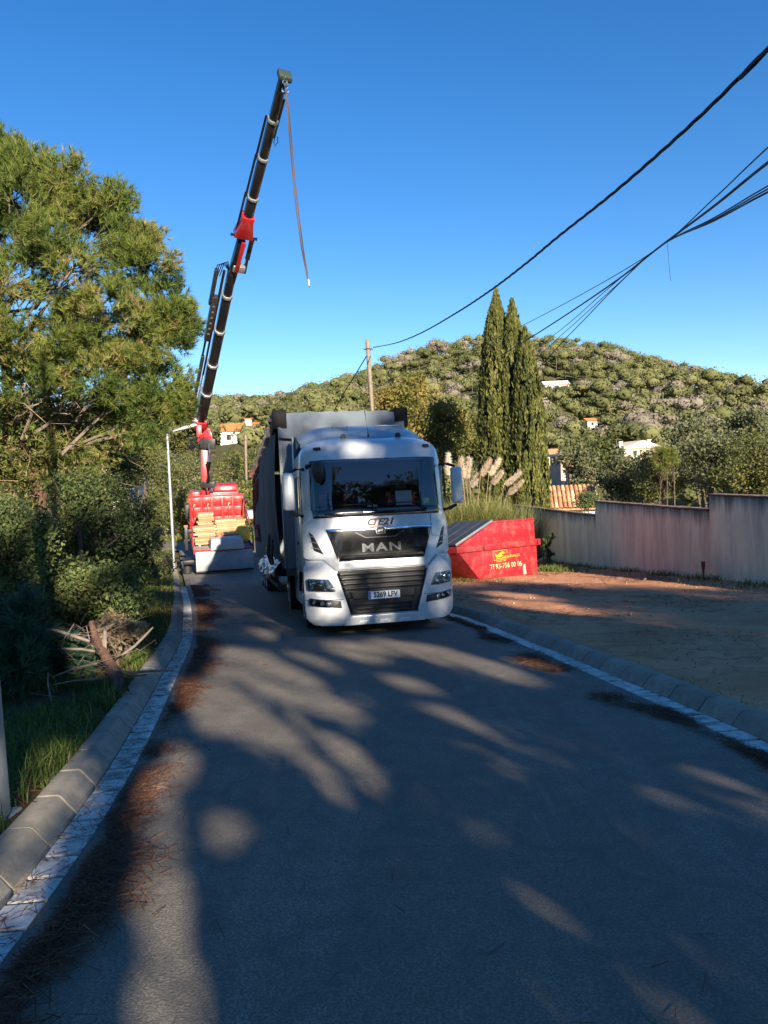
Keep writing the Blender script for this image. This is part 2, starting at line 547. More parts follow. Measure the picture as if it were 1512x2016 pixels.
def curtain():
    m, n, l, b = _nm('curtain_grey')
    c = ramp(n, l, noise(n, l, 1.4, 5, .6), [(.3, (.065, .074, .086)), (.7, (.105, .116, .13))])
    l.new(c, b.inputs['Base Color'])
    b.inputs['Roughness'].default_value = .8
    b.inputs['Specular IOR Level'].default_value = .15
    bump(n, l, b, noise(n, l, 3.0, 4, .6, stretch=(1, 1, .35)), .35, .06)
    return m
M['curtain_grey'] = curtain()
M['pale_panel'] = mat('pale_panel', (.30, .34, .38), .35, var=.07, scale=1.5, coat=.2, dirt=(.3, .3, .28), dirt_amt=.4)

# foliage
M['pine_needle'] = leafmat('pine_needle', [(0, (0.043, 0.075, 0.020)), (.45, (0.109, 0.152, 0.032)), (.8, (0.196, 0.225, 0.046)), (1, (0.319, 0.239, 0.102))], .3)
M['dark_needle'] = leafmat('dark_needle', [(0, (0.022, 0.043, 0.017)), (.6, (0.054, 0.090, 0.030)), (1, (0.096, 0.132, 0.036))], .25)
M['blue_needle'] = leafmat('blue_needle', [(0, (0.024, 0.060, 0.036)), (.6, (0.048, 0.102, 0.060)), (1, (0.084, 0.144, 0.072))], .25)
M['oak_leaf'] = leafmat('oak_leaf', [(0, (0.043, 0.061, 0.020)), (.5, (0.115, 0.124, 0.034)), (1, (0.223, 0.196, 0.054))], .3)
M['shrub_leaf'] = leafmat('shrub_leaf', [(0, (0.031, 0.056, 0.022)), (.5, (0.081, 0.112, 0.037)), (1, (0.163, 0.188, 0.062))], .3)
M['olive_leaf'] = leafmat('olive_leaf', [(0, (0.063, 0.077, 0.039)), (.5, (0.133, 0.140, 0.063)), (1, (0.224, 0.217, 0.112))], .3)
M['ochre_leaf'] = leafmat('ochre_leaf', [(0, (0.065, 0.091, 0.023)), (.5, (0.169, 0.169, 0.039)), (1, (0.338, 0.221, 0.065))], .35)
M['dry_leaf'] = leafmat('dry_leaf', [(0, (0.130, 0.104, 0.065)), (.5, (0.247, 0.182, 0.111)), (1, (0.364, 0.260, 0.156))], .3)
M['cypress_leaf'] = leafmat('cypress_leaf', [(0, (.045, .055, .015)), (.5, (.115, .122, .028)), (1, (.19, .18, .05))], .22)
M['far_leaf'] = leafmat('far_leaf', [(0, (.075, .082, .034)), (.3, (.132, .140, .055)), (.62, (.205, .200, .086)), (.70, (.190, .165, .120)), (1, (.29, .245, .20))], .25, .8, .1)
M['grass'] = leafmat('grass', [(0, (0.037, 0.075, 0.015)), (.55, (0.100, 0.163, 0.027)), (.85, (0.213, 0.237, 0.056)), (1, (0.375, 0.275, 0.125))], .4)
M['litter'] = leafmat('litter', [(0, (.06, .026, .016)), (.5, (.17, .07, .037)), (1, (.33, .18, .095))], .15, .8, .2)
M['pampas_blade'] = leafmat('pampas_blade', [(0, (0.091, 0.124, 0.033)), (.55, (0.247, 0.273, 0.078)), (1, (0.546, 0.429, 0.195))], .4)
M['plume'] = leafmat('plume', [(0, (.52, .38, .26)), (1, (.85, .74, .60))], .35, .9, .1)

# ------------------------------------------------------------------ ground, road, verges
xs = np.concatenate([np.arange(-500, -60, 20), np.arange(-60, 60, 1.5), np.arange(60, 501, 20)])
ys = np.concatenate([np.arange(-120, -12, 6), np.arange(-12, 70, 1.5), np.arange(70, 400, 7), np.arange(400, 2600, 90)])
XX, YY = np.meshgrid(xs, ys)
ZZ = g(XX, YY)
near = (YY < 46) & (XX > -26) & (XX < wallx(YY) + 2)
ZZ = ZZ - np.where(near, .16, 0)
nx, ny = len(xs), len(ys)
i = np.arange((ny - 1) * (nx - 1)); r_, c_ = i // (nx - 1), i % (nx - 1)
gm = npmesh('ground', np.column_stack([XX.ravel(), YY.ravel(), ZZ.ravel()]), np.column_stack([r_ * nx + c_, r_ * nx + c_ + 1, (r_ + 1) * nx + c_ + 1, (r_ + 1) * nx + c_]), smooth=True)
link('ground', gm, 'far_ground', kind='structure', label='wooded hillside and ground falling to the valley')
GUT, KERB = .19, .23
link('road', sheet('road', lambda y: (float(ROADL(y)), float(ROADR(y))), np.arange(-40, 45.1, .5), 16, .0), 'asphalt', kind='structure', label='dark asphalt lane running downhill under tree shade')
def crossx(y): return (-45.0, float(ROADL(y)) + .0)
link('road', sheet('road', lambda y: (-45, float(ROADR(y)) - .3), np.arange(40.0, 46.01, .5), 30, .006), 'asphalt', kind='structure', label='sunlit side road branching left behind the crane truck')
def verge_z(x, y):
    return .10 + .22 * sstep(1.5, 6, ROADL(y) - GUT - KERB - x) * sstep(32, 24, y)
link('verge', sheet('verge', lambda y: (float(ROADL(y)) - 24, float(ROADL(y)) - GUT - KERB + .02), np.arange(-40, 39.7, .4), 60, verge_z, .022, 1.3), 'verge_soil', kind='structure', label='grassy verge of soil and needles left of the kerb')
link('dirt_lot', sheet('dirt_lot', lambda y: (float(ROADR(y)) + GUT + KERB - .02, float(wallx(y)) + .05), np.arange(-30, 37.0, .3), 44, .105, .012, 1.1), 'sandy_dirt', kind='structure', label='bare sandy plot between kerb and stained wall')

def kerb_line(edge, sgn, y0, y1, lab):
    """stones of half a metre and gutter slabs laid along one road edge"""
    yy = np.arange(-12, 42, .02)
    ex = edge(yy)
    root = empty('kerb', (0, 0, 0), kind='structure', label=lab)
    groot = empty('gutter', (0, 0, 0), kind='structure', label=lab.replace('kerb of concrete stones', 'white painted gutter slabs'))
    ds = np.hypot(np.diff(ex), np.diff(yy)); sarc = np.concatenate([[0], np.cumsum(ds)])
    def at(s):
        y = np.interp(s, sarc, yy); x = np.interp(s, sarc, ex)
        y2 = np.interp(s + .05, sarc, yy); x2 = np.interp(s + .05, sarc, ex)
        t = np.array([x2 - x, y2 - y]); t /= np.linalg.norm(t)
        nrm_ = np.array([-t[1], t[0]]) * sgn
        return np.array([x, y]), t, nrm_
    s0, s1 = np.interp([y0, y1], yy, sarc)
    # one stone: local x outwards from the road, local y along the kerb
    prof = [(0, -.15), (0, .012), (.012, .022), (.09, .115), (.11, .125), (KERB, .128), (KERB, -.15)]
    b = MB(); b.prism([(x * 1.0, -.243, z) for x, z in prof], (0, .486, 0))
    stone = b.mesh('kerb_stone', .006, 1)
    b = MB(); b.box(.004, GUT - .006, -.109, .109, -.06, .0)
    slab = b.mesh('gutter_slab', .004, 1)
    for me, mm in ((stone, 'kerb_concrete'), (slab, 'gutter_white')):
        me.materials.append(M[mm])
    def put(name, me, s, off, par, jit, dz):
        p, t, nn = at(s)
        q = p + nn * off
        o = bpy.data.objects.new(name, me); col.objects.link(o); o.parent = par
        z = g1(q[0], q[1])
        sl = (g1(q[0] + t[0], q[1] + t[1]) - z)
        ux = Vector((nn[0], nn[1], 0)); uy = Vector((t[0], t[1], sl)).normalized()
        if ux.cross(uy).z < 0:
            uy = -uy
        uz = ux.cross(uy)
        mtx = Matrix((ux, uy, uz)).transposed().to_4x4()
        mtx = Matrix.Translation((q[0], q[1], z + dz + rng.normal() * jit)) @ mtx @ Euler((rng.normal() * .006, rng.normal() * .006, rng.normal() * .008)).to_matrix().to_4x4()
        o.matrix_local = mtx
    for s in np.arange(s0, s1, .5):
        put('kerb_stone', stone, s, GUT, root, .003, 0)
    for s in np.arange(s0, min(s1, np.interp(26, yy, sarc)), .25):
        put('gutter_slab', slab, s, 0, groot, .002, .008)
kerb_line(ROADL, 1, 1.2, 37, 'left kerb of concrete stones along the grassy verge')
kerb_line(ROADR, -1, 3.0, 33, 'right kerb of concrete stones along the sandy plot')

# ------------------------------------------------------------------ boundary wall, stepped, with a thin tiled coping
def wall():
    root = empty('boundary_wall', (8.76, 16.88, g1(8.7, 16.88)), label='grey pink stained stepped wall along the sandy plot', cat='wall')
    o = np.array(root.location)
    perp = np.array([WD[1], -WD[0]])    # away from the road
    segs = [(35.9, 26.32, -.15), (26.32, 19.2, .355), (19.2, 9.0, .76), (9.0, 2.0, 1.55)]
    for k, (ya, yb, top) in enumerate(segs):
        if yb < 2.5: continue
        A = np.array([wallx(ya), ya]); B = np.array([wallx(yb), yb])
        n = max(2, int(abs(ya - yb) / .5)); nz = 10
        V, T = [], []
        for side in (0, .18):
            for i in range(n + 1):
                p = A + (B - A) * i / n + perp * side
                z0 = g1(p[0], p[1]) - .5
                for j in range(nz + 1):
                    t = j / nz
                    V.append((p[0], p[1], z0 + (top - z0) * t)); T.append(max(0, 1 - (1 - t) * (top - z0) / .9))
        F = []
        S = (n + 1) * (nz + 1)
        for side in range(2):
            for i in range(n):
                for j in range(nz):
                    a = side * S + i * (nz + 1) + j
                    F.append((a, a + nz + 1, a + nz + 2, a + 1))
        for i in range(n):   # top
            a = i * (nz + 1) + nz; F.append((a, a + nz + 1, a + nz + 1 + S, a + S))
        for i in (0, n):
            for j in range(nz):
                a = i * (nz + 1) + j; F.append((a, a + 1, a + 1 + S, a + S))
        me = npmesh('wall_section', np.array(V) - o, np.array(F), np.array(T))
        link('wall_section', me, 'stained_render', root)
        L = np.linalg.norm(B - A); m = int(L / .42); d = (B - A) / L
        b = MB(); b.hexa([(x, y, z) for z, xx in ((0, .0), (.035, .0)) for y in (-.205, .205) for x in (-.06, .25)])
        if k == 0:
            wall.tile = b.mesh('coping_tile', .006, 1); wall.tile.materials.append(M['coping'])
        for i in range(m):
            p = A + d * (i + .5) * L / m
            t = bpy.data.objects.new('coping_tile', wall.tile); col.objects.link(t); t.parent = root
            t.location = (p[0] - o[0], p[1] - o[1], top + .002 - o[2] + rng.normal() * .002)
            t.rotation_euler = (rng.normal() * .006, rng.normal() * .01, math.atan2(d[1], d[0]) + math.pi / 2 + rng.normal() * .006)
        # dark mortar joint: the narrow pilaster seams of the block work
    return root
M['coping'] = mat('coping', (.17, .11, .085), .85, var=.3, scale=6, dirt=(.06, .06, .05), dirt_amt=.6)
wall_o = wall()
p = G(1347, 1143, .1)
px_ = wallx(p[1]) - .28
b = MB(); b.tube([(0, 0, -.15), (0, 0, .42)], .055, 14); b.tube([(0, 0, .40), (0, 0, .47)], .068, 14)
o = b.build('drain_pipe', mat('pipe_red', (.30, .05, .04), .6), label='short red pipe standing at the foot of the wall', cat='pipe')
o.location = (px_, p[1], g1(px_, p[1]) + .1)
# ------------------------------------------------------------------ tractor unit
M['letter_metal'] = mat('letter_metal', (.16, .165, .18), .16, 1.0, var=.1)
M['lamp_bowl'] = mat('lamp_bowl', (.30, .31, .33), .25, .8, var=.2, scale=20)
TY = R_(11.0)
TO = np.array([-.05, 11.95])
truck = empty('tractor_unit', (TO[0], TO[1], g1(TO[0], TO[1])), (-.0785, 0, TY), label='white lorry tractor unit facing the camera in the middle of the lane', cat='truck')
_pv = [.15, .22, .35, .6, 1.1, 1.3, 1.6, 1.92, 2.0, 2.45, 2.86, 3.0, 3.1, 3.18, 3.25, 3.30]
_py = [.09, .06, .02, .0, .0, .03, .045, .075, .09, .155, .225, .265, .325, .42, .58, .78]
def front(u, v):
    a = np.abs(u)
    return np.interp(v, _pv, _py) + .34 * np.clip((a - .72) / .50, 0, 1.05) ** 2.4
def S(u, v, off=0.0):
    u, v = np.asarray(u, float), np.asarray(v, float)
    e = .01
    p = np.stack([u, front(u, v), v], -1)
    du = np.stack([np.full_like(u, 2 * e), front(u + e, v) - front(u - e, v), np.zeros_like(u)], -1)
    dv = np.stack([np.zeros_like(u), front(u, v + e) - front(u, v - e), np.full_like(u, 2 * e)], -1)
    n = np.cross(du, dv)
    n /= np.linalg.norm(n, axis=-1)[..., None]
    return p + n * off
def rpoly(pts, r=.02, seg=3):
    out = []
    n = len(pts)
    for i in range(n):
        p0, p1, p2 = [np.array(pts[k % n], float) for k in (i - 1, i, i + 1)]
        a, b = p0 - p1, p2 - p1
        la, lb = np.linalg.norm(a), np.linalg.norm(b)
        rr = min(r, la * .45, lb * .45)
        A, B = p1 + a / la * rr, p1 + b / lb * rr
        for k in range(seg + 1):
            t = k / seg
            out.append((1 - t) ** 2 * A + 2 * t * (1 - t) * p1 + t * t * B)
    return out
def patch(name, pts, m, off=.03, th=.03, parent=truck, r=.02, step=.1, lip=.008, Sf=None, mirror=False):
    """a panel that follows the curved front of the cab, with its own rounded edge and depth"""
    Sf = Sf or S
    if mirror:
        pts = [(-x, y) for x, y in pts][::-1]
    pts = rpoly(pts, r) if r else [np.array(p) for p in pts]
    bm = bmesh.new()
    bm.faces.new([bm.verts.new((p[0], 0, p[1])) for p in pts])
    x0, x1 = min(p[0] for p in pts), max(p[0] for p in pts)
    z0, z1 = min(p[1] for p in pts), max(p[1] for p in pts)
    for ax, a, c in ((0, x0, x1), (2, z0, z1)):
        k = math.ceil((a + .004) / step)
        while k * step < c - .004:
            co = [0, 0, 0]; no = [0, 0, 0]; co[ax] = k * step; no[ax] = 1
            bmesh.ops.bisect_plane(bm, geom=bm.verts[:] + bm.edges[:] + bm.faces[:], plane_co=co, plane_no=no)
            k += 1
    if lip:
        bmesh.ops.inset_region(bm, faces=bm.faces[:], thickness=lip, use_boundary=True)
    bd = {v for e in bm.edges if e.is_boundary for v in e.verts}
    uv = {v: (v.co.x, v.co.z, v in bd) for v in bm.verts}
    vs = list(uv)
    U = np.array([uv[v][0] for v in vs]); W = np.array([uv[v][1] for v in vs]); Bd = np.array([uv[v][2] for v in vs])
    top = Sf(U, W, np.where(Bd, off - lip * .7, off)[:, None] if True else off)
    low = Sf(U, W, off - th)
    edges = [(e.verts[0], e.verts[1]) for e in bm.edges if e.is_boundary]
    faces = [[v for v in f.verts] for f in bm.faces]
    idx = {v: i for i, v in enumerate(vs)}
    V = [tuple(p) for p in top]
    F = [tuple(idx[v] for v in f) for f in faces]
    lowi = {}
    for v in bd:
        lowi[v] = len(V); V.append(tuple(low[idx[v]]))
    for a, c in edges:
        F.append((idx[a], idx[c], lowi[c], lowi[a]))
    bm.free()
    q = MB(); q.add(V, F)
    return q.build(name, m, parent, smooth=35)

# --- cab shell: rings of the cab section, open where the windscreen sits
vl = [1.02, 1.25, 1.6, 1.92, 2.0, 2.2, 2.45, 2.7, 2.84, 2.92, 3.0, 3.07, 3.13, 3.19, 3.24, 3.28, 3.31]
us = np.linspace(-1, 1, 33)
V, F = [], []
def halfw(v): return float(np.interp(v, [1.0, 2.0, 2.9, 3.05, 3.15, 3.22, 3.28, 3.31], [1.22, 1.215, 1.205, 1.19, 1.15, 1.09, .99, .90]))
for k, v in enumerate(vl):
    w = halfw(v)
    ring = [(-w, 2.2, v), (-w, 1.6, v), (-w, 1.0, v)]
    ring += [(u * w, float(front(u * min(w, 1.22) * (1.22 / w if v > 2.9 else 1), v)), v) for u in us]
    ring += [(w, 1.0, v), (w, 1.6, v), (w, 2.2, v)]
    V += ring
n = len(ring)
def in_screen(k, j):
    return vl[k] >= 1.999 and vl[k + 1] <= 2.841 and abs(us[j - 3] + us[j - 2]) / 2 * 1.2 < 1.02 if 3 <= j < 3 + len(us) - 1 else False
for k in range(len(vl) - 1):
    for j in range(n):
        if in_screen(k, j): continue
        a, c = k * n + j, k * n + (j + 1) % n
        F.append((a, c, c + n, a + n))
b = MB(); b.add(V, F)
top = V[-n:]
cx, cy = 0, 1.4
o0 = len(b.v)
for s, dz in ((.85, .03), (.5, .05)):
    b.v += [(cx + (x - cx) * s, cy + (y - cy) * s, 3.31 + dz) for x, y, z in top]
last = (len(vl) - 1) * n
for q, st in ((last, o0), (o0, o0 + n)):
    b.f += [(q + j, q + (j + 1) % n, st + (j + 1) % n, st + j) for j in range(n)]
b.f.append(tuple(range(o0 + n, o0 + 2 * n)))
b.build('cab_shell', 'white_paint', truck, smooth=50)
# cab floor and dark engine bay behind the panels
MB().box(-1.10, 1.10, .42, 2.15, .95, 1.06).build('cab_floor', 'black_plastic', truck)
MB().box(-1.02, 1.02, .28, 1.0, .32, 1.06).build('radiator_block', 'black_plastic', truck)
# side doors and their seams (seen edge-on)
for s in (-1, 1):
    d = MB(); d.box(min(s * 1.222, s * 1.236), max(s * 1.222, s * 1.236), .52, 1.52, 1.12, 2.78)
    door = d.build('door', 'white_paint', truck, bev=.006)
    MB().box(min(s * 1.236, s * 1.240), max(s * 1.236, s * 1.240), .62, 1.40, 2.02, 2.68).build('door_window', 'black_gloss', door, bev=.001)
    MB().box(min(s * 1.236, s * 1.262), max(s * 1.236, s * 1.262), 1.30, 1.46, 1.50, 1.56).build('door_handle', 'black_plastic', door, bev=.008)
    # steps, wheel arch and side fairing below the door
    b = MB(); b.hexa([(s * x, y, z) for z, y0, y1 in ((.30, .42, .86), (1.06, .40, .92)) for y in (y0, y1) for x in (1.02, 1.215)])
    st = b.build('step_panel', 'white_paint', truck, bev=.02)
    for z in (.42, .72, .98):
        MB().box(min(s * 1.10, s * 1.224), max(s * 1.10, s * 1.224), .48, .80, z, z + .10).build('step', 'black_plastic', st, bev=.01)
    b = MB(); arch = [(1.42 + .62 * math.cos(t), .54 + .62 * math.sin(t)) for t in np.linspace(.15, math.pi - .15, 15)]
    inner = [(1.42 + .57 * math.cos(t), .54 + .57 * math.sin(t)) for t in np.linspace(math.pi - .15, .15, 15)]
    b.prism([(s * .85, y, z) for y, z in arch + inner], (s * .37, 0, 0))
    b.build('wheel_arch', 'black_plastic', truck)
    b = MB(); b.box(min(s * 1.10, s * 1.20), max(s * 1.10, s * 1.20), 2.05, 3.3, .38, 1.05); b.build('side_fairing', 'white_paint', truck, bev=.03)
    b = MB(); b.hexa([(s * x, y, z) for z, xo in ((1.05, 1.22), (3.55, 1.20)) for y in (2.2, 2.5) for x in (xo - .03, xo)])
    b.build('cab_side_extender', 'white_paint', truck, bev=.01)

# --- lower front
BC = [(.68, .19), (1.10, .20), (1.20, .28), (1.225, .45), (1.225, 1.12), (1.16, 1.225), (.93, 1.225), (.765, 1.05), (.56, .36), (.575, .31)]
V2 = [(-1.225, 1.29), (-1.225, 1.84), (-1.17, 1.90), (-1.04, 1.915), (1.04, 1.915), (1.17, 1.90), (1.225, 1.84), (1.225, 1.29), (1.16, 1.255), (.945, 1.25), (.76, 1.075), (-.76, 1.075), (-.945, 1.25), (-1.16, 1.255)]
patch('front_panel', V2, 'white_paint', .030, .05, r=.03)
for mir in (True, False):
    bc = patch('bumper_corner', BC, 'white_paint', .055, .10, r=.04, mirror=mir, lip=.014)
    patch('bumper_seam', [(.665, .60), (1.22, .600), (1.22, .607), (.665, .607)], 'ink', .0565, .004, bc, r=0, lip=0, mirror=mir)
    # intake slot beside the black panel
    sl = patch('air_intake', [(.925, 1.33), (1.065, 1.405), (1.125, 1.715), (1.07, 1.66)], 'black_plastic', .036, .02, r=.012, mirror=mir)
    for zz in (1.42, 1.52, 1.62):
        du = (zz - 1.33) * .36
        patch('intake_bar', [(.95 + du, zz), (1.07 + du * .6, zz + .035), (1.07 + du * .6, zz + .045), (.95 + du, zz + .01)], 'steel', .046, .012, sl, r=0, lip=0, mirror=mir)
    # headlight: dark bowl, reflectors, lens
    HL = [(.775, .735), (1.155, .765), (1.165, .955), (.87, .935)]
    hl = patch('headlight', HL, 'lamp_bowl', .060, .02, r=.025, mirror=mir)
    sg = -1 if mir else 1
    for (u, v, rr, mt) in ((.98, .885, .058, 'chrome'), (1.09, .875, .060, 'chrome'), (.90, .80, .05, 'chrome'), (1.03, .79, .042, 'amber' if mir else 'chrome'), (1.11, .795, .035, 'chrome')):
        c = S(sg * u, v, .062); nn = S(sg * u, v, 1.0) - S(sg * u, v, 0)
        MB().lathe(c, nn, [(-.01, rr), (.012, rr), (.014, rr * .86), (.002, rr * .6), (.006, rr * .34), (.02, rr * .2)], 16).build('reflector', mt, hl)
    patch('headlight_lens', HL, 'lens', .092, .012, hl, r=.03, mirror=mir)
    FG = [(.695, .465), (1.08, .51), (1.15, .53), (1.155, .635), (.715, .585)]
    fg = patch('fog_light', FG, 'black_plastic', .060, .02, r=.02, mirror=mir)
    for u, v in ((1.08, .575), (.97, .56), (.885, .545)):
        c = S(sg * u, v, .062); nn = S(sg * u, v, 1.0) - S(sg * u, v, 0)
        MB().lathe(c, nn, [(-.01, .042), (.016, .042), (.017, .034), (.005, .02), (.014, .008)], 14).build('reflector', 'chrome', fg)
    patch('fog_lens', [(.85, .49), (1.14, .525), (1.145, .625), (.86, .60)], 'lens', .088, .01, fg, r=.015, mirror=mir)
patch('washer_cap', [(-1.07, .665), (-.97, .66), (-.965, .71), (-1.065, .72)], 'plate_white', .061, .01, r=.015)
# grille with its slats
gr = patch('lower_grille', [(-.74, 1.06), (.74, 1.06), (.535, .33), (-.535, .33)], 'black_plastic', .012, .05, r=.02)
for v, t in ((1.005, .05), (.925, .045), (.845, .045), (.765, .045), (.50, .04), (.43, .035), (.37, .03)):
    w = .535 + (v - .33) / .73 * .205 - .015
    patch('grille_slat', [(-w, v - t / 2), (w, v - t / 2), (w + .012, v + t / 2), (-w - .012, v + t / 2)], 'black_plastic', .055 if v > .6 else .03, .045, gr, r=.012, lip=.012)
for s in (-1, 1):
    patch('grille_cheek', [(.53, .36), (.60, .60), (.50, .60), (.44, .36)], 'black_plastic', .05, .04, gr, r=.01, mirror=s < 0)
patch('plate_mount', [(-.52, .585), (.52, .585), (.56, .715), (-.56, .715)], 'black_plastic', .048, .04, gr, r=.01)
sk = patch('skid_panel', [(-.555, .335), (.555, .335), (.61, .30), (.68, .195), (-.68, .195), (-.61, .30)], 'white_paint', .075, .08, r=.02, lip=.012)
for u in (-.34, .0, .34):
    patch('tow_cover', [(u - .10, .205), (u + .10, .205), (u + .075, .258), (u - .075, .258)], 'plate_white', .081, .01, sk, r=.015)
MB().box(-1.1, 1.1, .25, .7, .20, .34).build('bumper_underside', 'black_plastic', truck, bev=.03)
# number plate
pl = patch('number_plate', [(-.262, .580), (.262, .580), (.262, .698), (-.262, .698)], 'plate_white', .072, .012, r=.008, lip=.003)
patch('plate_band', [(-.258, .584), (-.218, .584), (-.218, .694), (-.258, .694)], 'plate_blue', .0745, .004, pl, r=0, lip=0)
def lettering(name, body, size, u, v, m, off, th, parent, sx=1.0, offset=0.0, shear=0.0, space=1.0):
    Vt, Ft = text_geo(body, size, 0, offset, shear, space)
    Vt = Vt[:, :2] * np.array([sx, 1.0]) + np.array([u, v])
    q = MB()
    bm = bmesh.new()
    vv = [bm.verts.new((x, y, 0)) for x, y in Vt]
    for f in Ft:
        try: bm.faces.new([vv[i] for i in f])
        except ValueError: pass
    ed = [(e.verts[0].index, e.verts[1].index) for e in bm.edges if e.is_boundary] if bm.verts.index_update() is None else []
    bm.free()
    n = len(Vt)
    V3 = np.concatenate([S(Vt[:, 0], Vt[:, 1], off), S(Vt[:, 0], Vt[:, 1], off - th)])
    q.add(V3, list(Ft) + [(a, b_, b_ + n, a + n) for a, b_ in ed])
    return q.build(name, m, parent, smooth=0)
lettering('plate_lettering', '5269 LFV', .118, .022, .639, 'ink', .0755, .004, pl, .86, .004, space=1.02)
# black centre panel, chrome strip, emblem, lettering
bp = patch('centre_panel', [(-.87, 1.715), (.87, 1.715), (.715, 1.205), (-.715, 1.205)], 'black_gloss', .046, .03, r=.02)
patch('centre_crease', [(-.42, 1.655), (-.25, 1.565), (.25, 1.565), (.42, 1.655), (.40, 1.665), (.24, 1.58), (-.24, 1.58), (-.40, 1.665)], 'dark_metal', .054, .012, bp, r=0, lip=0)
patch('chrome_strip', [(-.875, 1.735), (.875, 1.735), (.865, 1.695), (.20, 1.68), (-.20, 1.68), (-.865, 1.695)], 'chrome', .066, .03, r=.008, lip=.012)
em = patch('emblem', [(-.105, 1.725), (.105, 1.725), (.075, 1.61), (-.075, 1.61)], 'chrome', .080, .03, r=.015, lip=.01)
patch('emblem_field', [(-.078, 1.712), (.078, 1.712), (.055, 1.632), (-.055, 1.632)], 'black_gloss', .083, .006, em, r=.01, lip=0)
# running animal badge, a few millimetres proud
patch('emblem_badge', [(-.05, 1.655), (-.04, 1.68), (-.01, 1.69), (.02, 1.70), (.05, 1.695), (.045, 1.675), (.03, 1.668), (.038, 1.648), (.022, 1.650), (.012, 1.664), (-.012, 1.662), (-.022, 1.645), (-.036, 1.648), (-.03, 1.664)], 'chrome', .088, .006, em, r=0, lip=0)
lettering('maker_lettering', 'MAN', .185, .005, 1.40, 'letter_metal', .068, .03, bp, 1.50, .006, space=1.18)
hd = lettering('decal_lettering', 'C E21', .15, .01, 1.815, 'ink', .036, .004, truck, 1.22, .006, .3, 1.0)
lettering('decal_lettering', 'T', .15, -.085, 1.815, 'ink_red', .0365, .004, truck, 1.22, .006, .3)
for u0, u1, mm in ((-.145, .02, 'ink_red'), (.04, .10, 'ink'), (.115, .165, 'ink')):
    patch('decal_strapline', [(u0, 1.742), (u1, 1.745), (u1 + .006, 1.757), (u0 + .006, 1.754)], mm, .034, .003, r=0, lip=0)
# panel seam right of the decal, small fixings
patch('panel_seam', [(.865, 1.55), (.872, 1.55), (.872, 1.912), (.865, 1.912)], 'ink', .0315, .004, r=0, lip=0)
patch('panel_seam', [(.868, 1.55), (1.15, 1.535), (1.15, 1.542), (.868, 1.557)], 'ink', .0315, .004, r=0, lip=0)
# --- windscreen: black border, glass, wipers
WS = [(-1.045, 1.925), (1.045, 1.925), (1.075, 2.30), (1.065, 2.885), (-1.065, 2.885), (-1.075, 2.30)]
frame_parts = [[(-1.06, 1.925), (1.06, 1.925), (1.065, 2.075), (-1.065, 2.075)], [(-1.065, 2.84), (1.065, 2.84), (1.06, 2.885), (-1.06, 2.885)],
               [(-1.085, 2.06), (-1.015, 2.06), (-1.015, 2.85), (-1.07, 2.87)], [(1.085, 2.06), (1.015, 2.06), (1.015, 2.85), (1.07, 2.87)][::-1]]
fr = None
for q in frame_parts:
    o = patch('screen_border', q, 'black_gloss', .016, .03, truck if fr is None else truck, r=.01, lip=.004)
patch('windscreen', [(-1.04, 2.05), (1.04, 2.05), (1.04, 2.865), (-1.04, 2.865)], 'glass', .022, .004, r=.02, lip=0, step=.06)
for pts in (((-.02, 1.98, .06), (-.10, 2.085, .075), (-.22, 2.115, .07)), ((.80, 1.98, .06), (.70, 2.09, .075), (.56, 2.12, .07))):
    w = MB(); w.tube([S(u, v, f) for u, v, f in pts], [.022, .015, .010], 8)
    wp = w.build('wiper', 'black_plastic', truck)
    a, c = pts[2][0], pts[2][1]
    MB().tube([S(u, c + k, .045) for u, k in ((a - .75, -.012), (a - .4, .0), (a, .002), (a + .16, -.008))], [.008, .012, .012, .008], 6).build('wiper_blade', 'black_plastic', wp)
patch('scuttle_vent', [(-.60, 1.95), (-.25, 1.955), (-.25, 1.995), (-.60, 1.99)], 'black_plastic', .03, .015, r=.01)
patch('scuttle_vent', [(.28, 1.965), (.64, 1.97), (.64, 2.005), (.28, 2.0)], 'black_plastic', .03, .015, r=.01)
# roof: marker lights, horns, aerial
for s in (-1, 1):
    patch('marker_light', [(.87, 3.06), (.985, 3.06), (.985, 3.10), (.87, 3.10)], 'dark_metal', .03, .03, r=.012, mirror=s < 0)
for u in (-.42, .55):
    MB().lathe((u, .78, 3.335), (0, -1, 0), [(-.12, .03), (0, .05), (.02, .05), (.021, .035)], 14).build('roof_lamp', 'black_plastic', truck)
b = MB(); b.tube([(.03, .80, 3.30), (.03, .82, 3.40)], [.04, .012], 10); b.tube([(.03, .82, 3.38), (.01, .90, 3.75), (-.01, 1.0, 4.05)], [.007, .006, .004], 6)
b.build('aerial', 'black_plastic', truck)
# roof air deflector
prof = [(.74, 3.30), (.95, 3.43), (1.3, 3.56), (1.7, 3.65), (2.15, 3.70)]
V, F = [], []
for y, z in prof:
    for u in np.linspace(-1, 1, 17):
        V.append((u * 1.14, y + .45 * abs(u) ** 4, z - .10 * abs(u) ** 5))
for k in range(len(prof) - 1):
    for j in range(16):
        F.append((k * 17 + j, k * 17 + j + 1, (k + 1) * 17 + j + 1, (k + 1) * 17 + j))
o0 = len(V)
for s, j in ((-1, 0), (1, 16)):
    a = len(V)
    V += [V[k * 17 + j] for k in range(len(prof))] + [(s * 1.14, 2.6, 3.62), (s * 1.14, 2.6, 3.28), (s * 1.14, V[j][1], 3.28)]
    F.append(tuple(range(a, len(V))) if s < 0 else tuple(range(a, len(V)))[::-1])
b = MB(); b.add(V, F); b.build('roof_deflector', 'pale_panel', truck, smooth=45)
